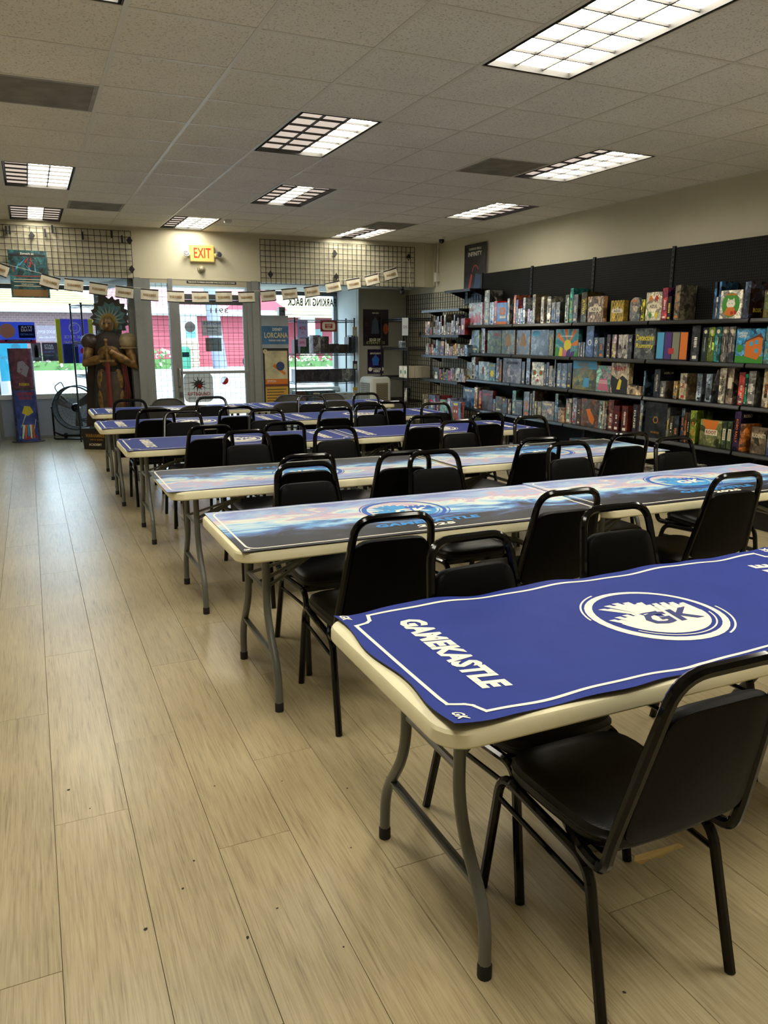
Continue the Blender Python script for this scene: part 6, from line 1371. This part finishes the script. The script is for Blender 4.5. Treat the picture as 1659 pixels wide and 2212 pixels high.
disc(q, fr, .0, .05, .055, .0035); q.build('swirl_print', ink_d, t); disc(MB(), fr, .02, .02, .03, .004).build('swirl_print', film('film_ink_red','a83028',1), t)
t = thing('door_sticker', 'small round red and white sticker low on the door glass', 'sticker', (2.58,11.367,.95)); disc(MB(), fr, 0,0,.06,0).build('disc', film('film_grey_white','c8c8c4',.8), t); flat(MB(), fr, [(.06*math.cos(a*PI/8-2.2), .06*math.sin(a*PI/8-2.2)) for a in range(9)], .001).build('red_half', film('film_ink_red','a83028',1), t)
# ---------------------------------------------------------------- front displays
t = thing('column_standee', 'tall blue and yellow card game column between the door and window rack', 'display', (3.32, 12.02, 0))
MB().rings([[(x*s_,y*s_,z) for x, y in [(0,0),(.46,0),(.46,.34),(0,.34)]] for z, s_ in ((0,1),(1.90,1))]).build('column', mat('standee_grey', 'a4a8ac', .5, noise_amt=.12, nscale=5), t)
fr = on_y(0,-.001,0)
rect(MB(), fr, .0,.46,1.46,1.74,.001).build('blue_band', mat('band_blue', '3c6c94', .5, noise_amt=.25, nscale=6), t)
text(MB(), fr, 'DISNEY', .28, 1.69, .045, .16, h=.002).build('lettering', inkw, t); text(MB(), fr, 'LORCANA', .255, 1.60, .085, .38, h=.002, bold=.03).build('lettering', mat('pale_gold', 'd8c48c', .5), t); text(MB(), fr, 'TRADING CARD GAME', .27, 1.52, .025, .28, h=.002).build('lettering', inkw, t)
q = rect(MB(), fr, .03,.45,.45,1.40,.001).build('card_border', ink_d, t)
rect(MB(), fr, .06,.43,.92,1.36,.002).build('card_art', mat('card_cream', 'c4b890', .5, noise_amt=.25, nscale=7), t)
rect(MB(), fr, .06,.43,.84,.92,.002).build('name_band', ink_o, t); text(MB(), fr, 'STITCH', .16, .885, .035, .14, h=.003).build('lettering', inkw, t)
rect(MB(), fr, .06,.43,.80,.84,.002).build('type_band', mat('brown_ink', '6a3420', .5), t); rect(MB(), fr, .06,.43,.48,.80,.002).build('rules_panel', mat('ochre_ink', 'c09434', .5), t)
for k in range(5): rect(MB(), fr, .08,.40-.04*(k%2),.75-k*.045,.762-k*.045,.003).build('text_line', ink_d, t)
disc(MB(), fr, .07, 1.35, .035, .003).build('cost_badge', mat('pale_gold'), t); text(MB(), fr, '5', .07, 1.35, .03, h=.004).build('lettering', ink_d, t)
flat(MB(), fr, [(.18,1.12),(.38,.98),(.40,1.01),(.22,1.16)], .003).build('board_art', ink_o, t); disc(MB(), fr, .31, 1.12, .07, .0035).build('figure_art', mat('steel_ink', '2c4468', .4), t)
def wire_rack(label, x0, x1, y0, y1, levels, top, posts_dx=0):
    t = thing('wire_rack', label, 'rack', (0,0,0), 0, 'black wire shelving racks')
    for x in (x0, x1):
        for y in (y0, y1): MB().cyl((x,y,0),(x,y,top),.0125,10).cyl((x,y,top),(x,y,top+.015),.016,10).build('post', blkm, t, smooth=True)
    for z in levels:
        q = MB()
        for zz, rr in ((z-.004,.004),(z-.036,.004)):
            for y in (y0, y1): q.box(x0, x1, y-rr, y+rr, zz-rr, zz+rr)
            for x in (x0, x1): q.box(x-rr, x+rr, y0, y1, zz-rr, zz+rr)
        n_ = int((x1-x0)/.05)
        for y in (y0, y1): q.tube([(x0+(x1-x0)*k/(n_*2), y, z-.004 if k % 2 else z-.036) for k in range(n_*2+1)], .0025, 4)
        n2 = int((y1-y0)/.05)
        for x in (x0, x1): q.tube([(x, y0+(y1-y0)*k/(n2*2), z-.004 if k % 2 else z-.036) for k in range(n2*2+1)], .0025, 4)
        for k in range(1, int((x1-x0)/.03)): xx = x0+k*.03; q.box(xx-.0015, xx+.0015, y0, y1, z-.006, z-.002)
        q.build('wire_shelf', blkm, t)
    return t
rk = wire_rack('black wire rack in the left window beside the fan', 0, .36, 0, .50, (.36, 1.02, 1.50, 2.02), 2.03); rk.location = (.735, 12.08, 0); rk.rotation_euler = (0, 0, math.radians(14))
wire_rack('black wire rack with dark boxes before the parking window', 3.98, 5.03, 12.32, 12.70, (.45, .84, 1.31, 1.85), 1.87)
wire_rack('black wire rack in the front corner beside the white cooler', 5.50, 5.92, 11.22, 12.25, (.55, .93, 1.41, 1.87), 1.89)
def crate(name, label, cat, x, y, z, w_, d_, h_, a, b_, group=None, kind='s', rz=0):
    o = MB().box(0,w_,0,d_,0,h_).box(.002,w_-.002,.002,d_-.002,h_,h_+.0015).build(name, card, None, (x,y,z), (0,0,rz)); tone(o, a, b_); o['label'] = label; o['category'] = cat
    if group: o['group'] = group
    return o
x = 4.0
for nm, w_, h_, a, b_, gap in (('black slim', .05,.22,'141418','3c3c44',.035), ('dark green upright', .075,.27,'1c3c34','2c5c4c',.005), ('dark green upright second', .075,.27,'1c3c34','24443c',.07), ('black and white blotched', .13,.29,'1a1a1c','a8a8ac',.01), ('silver streaked', .06,.27,'a8acb0','4c4c50',.005), ('charcoal brown', .07,.27,'38322c','4c443c',.015), ('low black', .08,.15,'1a1a1a','3c3c3c',.004), ('low dark grey', .08,.15,'26262a','44444c',.004), ('low brownish black', .08,.14,'221e1c','3c342c',.004), ('low plain black', .07,.14,'141414','2c2c2c',.02), ('tall black', .05,.26,'101014','24242c',.003), ('tall black scripted', .07,.29,'141822','5c6c84',0)):
    crate('game_box', nm.replace(' second','')+' box on the window rack, '+('beside its green twin' if 'second' in nm else 'second level'), 'board game', x, 12.36, 1.312, w_, .2, h_, a, b_, 'boxes on the window rack second level'); x += w_+gap
x = 4.0; nn = ['first from the column','second from the column','third from the column','fourth from the column','fifth from the column','sixth from the column','seventh from the column','eighth from the column','ninth from the column','wide one with pale ovals','last one by the right post']
for k, w_ in enumerate((.07,.08,.08,.07,.08,.09,.09,.10,.13,.11,.11)):
    crate('game_box', 'black book-like box in the even window rack row, '+nn[k], 'board game', x, 12.36, .842, w_, .25, .205, '16161a' if k % 2 else '1c1c20', '3c3c48' if k < 9 else '84888c', 'even row of dark boxes on the window rack'); x += w_+.003
crate('game_box', 'dark red figure box on the lowest window rack level', 'board game', 4.0, 12.36, .452, .17, .25, .24, '2a2428', '5c4444')
o = crate('game_box', 'long glossy teal box on the lowest window rack level', 'board game', 4.19, 12.36, .452, .50, .25, .24, '20282e', '44606c'); text(MB(), on_y(0,-.002,0), 'ARENA', .16, .19, .03, .12).build('lettering', inkw, o); text(MB(), on_y(0,-.002,0), 'BOX OF ARMIES', .18, .15, .03, .2).build('lettering', inkw, o)
for k in range(3):
    t = thing('drawer_box', 'pale grey flat box, %s of the stack of three on the window rack' % ('bottom', 'middle', 'top')[k], 'box', (4.73,12.36,.452+k*.065), 0, 'stacked pale boxes'); MB().box(0,.28,0,.22,0,.062).build('body', mat('pale_box', '8f9694', .5), t); MB().box(.11,.17,-.006,0,.035,.045).build('label_holder', alumd, t)
o = crate('display_case', 'small silver clear box on top of the window rack by the column', 'box', 3.66, 12.10, 1.902, .10, .1, .13, '8fa0a8', '5c6c74')
t, fr = sheet('sale_sign', 'lilac 40% OFF sheet hanging from the window rack', 'sign', (4.02,12.30,1.56), U, V, .18, .29, mat('lilac_paper', 'a4a8e0', .6)); text(MB(), fr, '40%', .09, .155, .06, .12).build('lettering', mat('magenta_ink', 'a03c6c', .5), t); text(MB(), fr, 'OFF', .09, .08, .03, .05).build('lettering', mat('magenta_ink'), t); text(MB(), fr, 'CLEARANCE', .09, .24, .018, .14).build('lettering', inkb, t)
t, fr = sheet('sale_sign', 'small pink sheet below the lilac sign on the window rack', 'sign', (4.03,12.31,1.42), U, V, .14, .13, mat('pink_paper', 'c4a4cc', .6)); text(MB(), fr, '20%', .07, .065, .04, .09).build('lettering', mat('magenta_ink'), t)
t, fr = sheet('ticket_sign', 'red ticket shaped sign on the window rack', 'sign', (4.42,12.30,1.66), U, V, .29, .18, mat('ticket_red', '8c2824', .6)); flat(MB(), fr, [(a+.03, b_+.025) for a, b_ in outline(.23,.13,.04,3)], .001).build('ticket_print', inkw, t); rect(MB(), fr, .08,.21,.055,.125,.002).build('panel_print', ink_r, t); text(MB(), fr, 'GAME', .145, .105, .025, .09, h=.003).build('lettering', inkw, t); text(MB(), fr, 'INC', .145, .073, .022, .06, h=.003).build('lettering', inkw, t)
for z, nm, c in ((1.66,'beige tag card clipped high on the right post of the window rack','a0946c'), (1.10,'black card pack hanging on the right post of the window rack','1c1c20'), (.66,'yellow card pack hanging low on the right window rack post','b89c30')):
    t = thing('hang_tag', nm, 'packet', (5.01,12.28,z)); MB().box(-.03,.05,-.012,.0,-.07,.08).build('card', mat('tag_'+c, c, .5), t); MB().box(-.015,.035,-.02,-.012,-.05,.03).build('blister', mat('blister', 'a8aca8', .2), t)
# corner rack contents
for k, (x, y, lab) in enumerate(((5.505,11.245,'white boxed pack with green print at the corner of the corner rack'), (5.505,11.405,'white boxed pack with green print behind its twin on the corner rack'), (5.64,11.245,'white pack box with plain tan side, middle of the corner rack row'), (5.775,11.245,'white pack box with plain tan side, by the wall end of the corner rack'))):
    o = crate('pack_box', lab, 'box', x, y, .932, .13, .15, .185, 'c8c4b4', 'b8ac94', 'white boxes on the corner rack')
    o.data.materials[0] = mat('carton_cream', 'b8b09c', .6, noise_amt=.04, nscale=8)
    if k < 2: rect(MB(), on_x(-.001,.075,0), -.065,.065,.005,.18,.001).build('front_label', inkw, o); disc(MB(), on_x(-.003,.075,0), 0, .09, .035, .001, n=6).build('green_print', mat('sage_ink','4c8468',.5), o)
t, fr = sheet('sale_sign', 'tall white price sheet hanging on the corner rack top', 'sign', (5.385,11.20,1.60), U, V, .105, .27, mat('white_paper', 'cdd6da', .6)); text(MB(), fr, '50%', .052, .13, .05, .075).build('lettering', mat('faint_ink', '8c8c90', .6), t)
crate('game_box', 'tiny silver box under the white price sheet on the corner rack', 'box', 5.51, 11.46, 1.412, .07, .13, .10, '9c a4a8'.replace(' ',''), '8c9498')
o = crate('game_box', 'white and black figure box on the low corner rack shelf', 'board game', 5.51, 11.25, .552, .06, .11, .22, 'c4c4c4', '1c1c20')
# cooler
t = thing('evaporative_cooler', 'white portable cooler with grilles in the front corner', 'cooler', (5.04, 11.62, 0), math.radians(9))
cw = mat('cooler_white', 'b4b6ae', .45)
q = MB(); R = []
for ins, z in ((.0,.05),(0,.86),(.012,.91),(.04,.935),(.10,.94)): R.append([(x+(ins if x < .2 else -ins), y+(ins if y < .2 else -ins), z) for x, y in outline(.40,.40,.05,4)])
q.rings(R); q.build('body', cw, t, smooth=.6)
MB().box(.09,.32,-.006,.0,.40,.84).build('front_grille', mat('grille_tan', '7c7660', .7), t)
gs = MB()
for k in range(13):
    z = .42+k*.032; gs.tube([(.10+.21*i/12, -.008, z+.006*math.sin(i*1.6)) for i in range(13)], .004, 4)
gs.build('wavy_louvers', mat('louver_dark', '33312a', .7), t)
MB().box(-.006,0,.06,.34,.35,.84).build('side_grille', mat('grille_grey', '4c5558', .6), t); gs = MB()
for k in range(15): gs.box(-.012,-.004,.065,.335,.36+k*.032,.366+k*.032)
for k in range(9): gs.box(-.012,-.004,.07+k*.032,.073+k*.032,.35,.84)
gs.build('side_louvers', cw, t)
for x, y in ((.06,.06),(.34,.06),(.06,.34),(.34,.34)): MB().cyl((x-.012,y,.025),(x+.012,y,.025),.025,12).build('caster', rubber, t, smooth=True)
MB().box(.12,.28,.05,.15,.94,.946).build('control_panel', alumd, t)
# fan
t = thing('drum_fan', 'large black floor fan by the low wall under the left window', 'fan', (.60, 12.88, .50), math.radians(-20))
R_ = .33
MB().tube([(R_*math.cos(2*PI*k/40), -.10, R_*math.sin(2*PI*k/40)) for k in range(40)], .012, 8, closed=True).tube([(R_*math.cos(2*PI*k/40), .10, R_*math.sin(2*PI*k/40)) for k in range(40)], .012, 8, closed=True).build('rim', mat('fan_metal','3a3d40',.35,metal=.3), t, smooth=True)
sh = MB(); n_ = 36; sh.add([(R_*math.cos(2*PI*k/n_), yy, R_*math.sin(2*PI*k/n_)) for yy in (-.1,.1) for k in range(n_)], [(k, (k+1)%n_, n_+(k+1)%n_, n_+k) for k in range(n_)]); sh.build('drum', mat('fan_metal'), t, smooth=True)
g_ = MB()
for k in range(28): a = 2*PI*k/28; g_.tube([(.05*math.cos(a),-.13,.05*math.sin(a)), (.2*math.cos(a),-.125,.2*math.sin(a)), (R_*math.cos(a),-.10,R_*math.sin(a))], .0018, 4)
for rr in (.08,.13,.18,.23,.28): g_.tube([(rr*math.cos(2*PI*k/28), -.125, rr*math.sin(2*PI*k/28)) for k in range(28)], .0018, 4, closed=True)
g_.build('front_guard', mat('guard_wire','55585a',.4,metal=.4), t)
MB().ball((0,-.02,0), .07,.10,.07, 14).build('motor', blk, t, smooth=True)
for k in range(3):
    a = 2*PI*k/3+.7; u = Vector((math.cos(a),0,math.sin(a))); v = Vector((-math.sin(a),0,math.cos(a)))
    P = [u*.06-v*.03, u*.28-v*.10, u*.30+v*.04, u*.07+v*.05]; tw = [.0,.04,-.05,-.03]
    q = MB(); lo = [p+Vector((0,w_-.002,0)) for p, w_ in zip(P, tw)]; hi = [p+Vector((0,w_+.002,0)) for p, w_ in zip(P, tw)]; q.rings([lo, hi]); q.build('blade', mat('blade_grey','4c4f52',.4), t)
MB().tube(fillet([(-.37,0,.0),(-.37,.0,-.43),(-.30,-.22,-.46),(.30,-.22,-.46),(.37,0,-.43),(.37,0,.0)], .06), .014, 8).tube(fillet([(-.37,0,-.38),(-.33,.22,-.46),(.33,.22,-.46),(.37,0,-.38)], .06), .014, 8).build('stand', blk, t, smooth=True)
for sg in (-1,1): MB().cyl((sg*.25,.22,-.46),(sg*.29,.22,-.46),.04,14).build('wheel', rubber, t, smooth=True); MB().cyl((sg*.33,0,0),(sg*.385,0,0),.02,10).build('pivot_knob', blk, t, smooth=True)
MB().tube(fillet([(-.26,.0,.22),(-.31,0,.32),(-.20,0,.40),(-.16,0,.30)], .04), .008, 6).build('carry_handle', mat('guard_wire'), t, smooth=True)
# cylinder standee
t = thing('lozenge_standee', 'tall curved red and blue display column on a round base in the left bay', 'display', (-.12, 12.95, 0), math.radians(4))
MB().lathe([(0,0),(.23,0),(.235,.006),(.23,.012),(0,.012)], n=28, sy=.7).build('base', mat('steel_disc','5c6064',.3,metal=.6), t, smooth=.6)
def loz(n=24, w_=.17, d_=.075): 
    P = []
    for k in range(n): a = 2*PI*k/n; P.append((w_*math.copysign(abs(math.cos(a))**.8, math.cos(a)), d_*math.sin(a)))
    return P
c_ = MB().rings([[(x,y,z) for x, y in loz()] for z in (.012,.25,.5,.78,.81,1.1,1.40)]).build('column', card, t, smooth=.6); tone(c_, '3c2430', '6c5064')
sf = lambda x, z, h=.0: (x, -.075*math.sqrt(max(0,1-(abs(x)/.17)**2.5))-.002-h, z)
def onc(pts, m_, nm='art_print', h=.0):
    q = MB().add([sf(x,z,h) for x, z in pts], [tuple(range(len(pts)))]); q.build(nm, m_, t)
for z0, z1, m_ in ((.012,.78,mat('deep_blue_ink','3a4c94',.45,noise_amt=.5,nscale=12)), (.82,1.40,mat('plum_ink','6c3a4c',.45,noise_amt=.5,nscale=12))):
    q = MB(); n_ = 10; q.add([sf(-.165+.33*k/n_, z) for z in (z0, z1) for k in range(n_+1)], [(k, k+1, n_+2+k, n_+1+k) for k in range(n_)]); q.build('art_panel', m_, t, smooth=True)
for k in range(6): onc([(-.15+.03*k,.85+.06*k),(-.12+.03*k,.84+.06*k),(.0+.02*k,1.0+.05*k),(-.03+.02*k,1.02+.05*k)], mat('rose_ink','8c4c5c',.5), h=.001+.0003*k)
for k in range(6): onc([(-.13+.04*k,.06),(-.11+.04*k,.05),(-.06+.03*k,.26),(-.09+.03*k,.27)], (ink_s, inkw, ink_o)[k%3], h=.001+.0003*k)
onc([(-.06,.44),(.02,.40),(.10,.45),(.06,.54),(-.02,.55)], ink_y, h=.003); onc([(-.08,.25),(.1,.2),(.13,.34),(-.02,.42)], mat('pale_ink','b8bcc8',.5), h=.0032); onc([(-.06,.03),(.14,.03),(.10,.12),(.04,.06),(.0,.10)], ink_r, h=.0034)
onc([(-.07,1.06),(.05,.98),(.1,1.12),(.02,1.22),(-.05,1.2)], mat('pale_lilac_ink','9a94a8',.5), h=.003)
for s_, z, hh, w_, m_ in (('POKEMON', .87,.04,.14,ink_y), ('DESTINED', .73,.05,.24,ink_r), ('RIVALS', .67,.05,.18,ink_r)): text(MB(), None, s_, .01, z, hh, w_, bold=.03, fn=lambda a, b_: sf(a, b_, .005)).build('lettering', m_, t)
# plinth crate under the wire rack
t = thing('display_crate', 'black crate with gold lettering on the floor under the farthest table', 'crate', (.58, 11.74, 0), math.radians(-35))
MB().rings([[(x*s_+(.3-.3*s_), y*s_+.2*(1-s_), z) for x, y in [(0,0),(.62,0),(.62,.42),(0,.42)]] for z, s_ in ((0,.93),(.30,1))]).build('body', mat('crate_black','1c1614',.5), t)
fr = on_y(0,-.0,0); text(MB(), fr, 'WARHAMMER', .22, .20, .05, .30, h=.012, bold=.03).build('lettering', mat('gold_ink','9a6c1c',.5), t); text(MB(), fr, 'AGE OF SIGMAR', .24, .145, .022, .2, h=.016).build('lettering', mat('gold_ink'), t); text(MB(), fr, 'ACADEMY', .22, .075, .035, .2, h=.022).build('lettering', ink_c, t)
# ---------------------------------------------------------------- armoured display figure
t = thing('armoured_figure', 'life-size golden armoured knight display with spiked halo and red sword', 'statue', (1.04, 11.60, 0), math.radians(-14))
gold = mat('old_gold','6e5228',.42,metal=.2,noise_amt=.7,nscale=16); robe = mat('dark_robe','241a14',.7,noise_amt=.5,nscale=8); cloakm = mat('bone_cloak','8a7a58',.7,noise_amt=.35,nscale=10); redm = mat('blood_red','5c1414',.5,noise_amt=.25,nscale=12); halom = mat('halo_teal','4c7478',.6,noise_amt=.4,nscale=11); hrim = mat('halo_rim','3a3630',.6,noise_amt=.3,nscale=9)
R = []
for z, w_, d_ in ((.33,.25,.15),(.5,.26,.16),(.8,.25,.15),(1.05,.22,.14),(1.18,.20,.13),(1.32,.21,.14),(1.48,.24,.15),(1.58,.20,.13),(1.64,.08,.08),(1.70,.075,.08)):
    R.append([(w_*math.cos(a)*(1+.05*math.cos(a*7+z*4) if z < 1.1 else 1), d_*math.sin(a)*(1+.08*math.cos(a*9) if z < 1.1 else 1), z) for a in [2*PI*k/32 for k in range(32)]])
MB().rings(R).build('body', robe, t, smooth=True)
MB().ball((0,-.05,1.36), .17,.12,.17, 16).ball((0,-.04,1.22), .14,.12,.09, 14).build('breastplate', gold, t, smooth=True)
MB().rings([[(.13*math.cos(a)*s_, -.1+.07*math.sin(a)*s_-.02, z) for a in [2*PI*k/16 for k in range(16)]] for z, s_ in ((.42,.9),(.7,1.2),(.95,1.35),(1.10,1.1))]).build('tabard', mat('tabard_brown','3c3020',.6,noise_amt=.4,nscale=10), t, smooth=True)
for sg in (-1,1): MB().ball((sg*.11,-.14,.98), .07,.05,.16, 12).ball((sg*.13,-.13,.72), .06,.05,.16, 12).build('thigh_plate', gold, t, smooth=True)
# helm with face mask
hd = MB().ball((0,-.02,1.74), .085,.10,.12, 16).build('head', gold, t, smooth=True)
MB().box(-.05,-.018,-.122,-.112,1.745,1.757).box(.018,.05,-.122,-.112,1.745,1.757).box(-.02,.02,-.124,-.112,1.672,1.68).build('eye_slits', blkm, hd); MB().rings([[(-.012,-.118,1.75),(.012,-.118,1.75),(0,-.112,1.75)], [(-.016,-.135,1.705),(.016,-.135,1.705),(0,-.11,1.705)]]).build('nose_guard', gold, hd)
P = []
for k in range(36):
    a = 2*PI*k/36; r0 = .27 if k % 2 == 0 else .225
    P.append((.02+r0*math.cos(a)*1.0, 1.83+(r0+.03*(math.sin(a)>0)+(.10 if k in (11,12) else 0))*math.sin(a)))
flat(MB(), on_y(0,.09,0), P, 0, 0, .03).build('halo_rim', hrim, t)
flat(MB(), on_y(0,.085,0), [(.02+(.215 if k%2 else .17)*math.cos(k*PI/12), 1.83+(.225 if k%2 else .18)*math.sin(k*PI/12)) for k in range(24)], .002, 0, .01).build('halo', halom, t)
for k in range(11):
    a = PI*(k-.5)/10; q = MB(); c0 = Vector((.0,.07,1.79)); u = Vector((math.cos(a),0,math.sin(a))); v = Vector((-math.sin(a),0,math.cos(a)))
    q.rings([[c0+u*.10-v*.014, c0+u*.10+v*.014, c0+u*.21], [c0+u*.10-v*.014+Vector((0,-.012,0)), c0+u*.10+v*.014+Vector((0,-.012,0)), c0+u*.21+Vector((0,-.012,0))]]); q.build('halo_ray', mat('pale_ray','7c8c84',.5), t)
disc(MB(), on_y(0,.06,0), 0, 1.76, .13, .0).build('sun_disc', mat('sun_gold','8a7430',.5,metal=.3), t)
MB().ball((-.25,-.02,1.50), .13,.13,.12, 16).build('pauldron', mat('dark_pauldron','3a2a24',.45,noise_amt=.4,nscale=14), t, smooth=True)
pd = MB().ball((.26,-.02,1.50), .15,.14,.13, 16).build('pauldron', cloakm, t, smooth=True)
for k in range(3): MB().tube([(.26+.15*math.cos(a), -.02-.14*math.sin(a)*.9, 1.50+.02-.05*k) for a in [PI*j/12 for j in range(13)]], .008, 5).build('pauldron_rim', cloakm, pd, smooth=True)
# arms cross towards the hilt, gauntlets with fingers
for sg, el, hd_ in ((-1, (-.30,-.14,1.22), (-.03,-.25,1.30)), (1, (.33,-.14,1.18), (.03,-.25,1.38))):
    am = MB().tube(fillet([(sg*.26,-.03,1.46), el, hd_], .06), [.068]*3+[.062]*2+[.055]*2+[.045]*1, 12) if False else MB().tube([(sg*.26,-.03,1.46), tuple((Vector((sg*.26,-.03,1.46))+Vector(el))/2), el, tuple((Vector(el)*.5+Vector(hd_)*.5)), hd_], [.075,.07,.066,.062,.045], 12)
    am.build('arm', gold, t, smooth=True)
    for k in range(4): 
        z = hd_[2]+.028-k*.02; MB().tube([(hd_[0]-sg*.01,hd_[1]-.0,z), (hd_[0]-sg*.035,hd_[1]-.04,z), (hd_[0]-sg*.06,hd_[1]-.015,z-.004)], [.012,.011,.009], 6).build('finger', gold, t, smooth=True)
    MB().tube([(hd_[0]-sg*.01,hd_[1]+.01,hd_[2]+.03),(hd_[0]-sg*.03,hd_[1]-.02,hd_[2]+.06)], [.013,.010], 6).build('thumb', gold, t, smooth=True)
t2 = thing('display_sword', 'long red sheathed sword held point down by the armoured figure', 'sword', (1.04, 11.60, 0), math.radians(-14))
MB().cyl((0,-.30,1.27),(0,-.30,1.50),.016,10).ball((0,-.30,1.52),.028,.028,.03,10).build('hilt', gold, t2, smooth=True)
MB().box(-.10,.10,-.315,-.285,1.235,1.265).build('crossguard', gold, t2)
MB().rings([[(x*s_,-.30+y*s_,z) for x, y in [(-.03,0),(0,-.014),(.03,0),(0,.014)]] for z, s_ in ((.34,.8),(.5,1),(1.235,1))]).build('scabbard', redm, t2); MB().box(-.036,.036,-.32,-.28,.36,.46).build('chape', gold, t2)
# cloak and ribbons
R = []
for z, w_, y in ((.33,.40,.14),(.8,.36,.14),(1.2,.32,.13),(1.5,.30,.11),(1.6,.2,.10)):
    n_ = 16; R.append([(w_*(-1+2*k/n_), y-.10*(abs(-1+2*k/n_)**2)+.012*math.sin(k*2.4), z) for k in range(n_+1)])
q = MB(); q.rings(R, closed=False, caps=False); q.rings([[Vector(p)+Vector((0,.012,0)) for p in r_] for r_ in R], closed=False, caps=False); q.build('cloak', mat('cloak_brown','2e2018',.75,noise_amt=.5,nscale=6), t, smooth=True)
MB().rings([[(.28,-.02,.33),(.35,.02,.33),(.36,.06,.33),(.29,.06,.33)], [(.28,-.04,1.35),(.33,-.01,1.35),(.34,.04,1.35),(.28,.04,1.35)]]).build('cloak_edge', cloakm, t)
for k in range(4): MB().tube([(.16+.02*k,-.17,1.25),(.20+.02*k,-.17,.95-.05*k),(.17+.03*k,-.16,.6+.05*k)], .007, 5).build('ribbon', redm, t, smooth=True)
MB().rings([[(x,y,z) for x, y in [(-.34,-.1),(.36,-.1),(.36,.2),(-.34,.2)]] for z in (.303,.33)]).build('base', mat('base_teal','1c3434',.6), t)
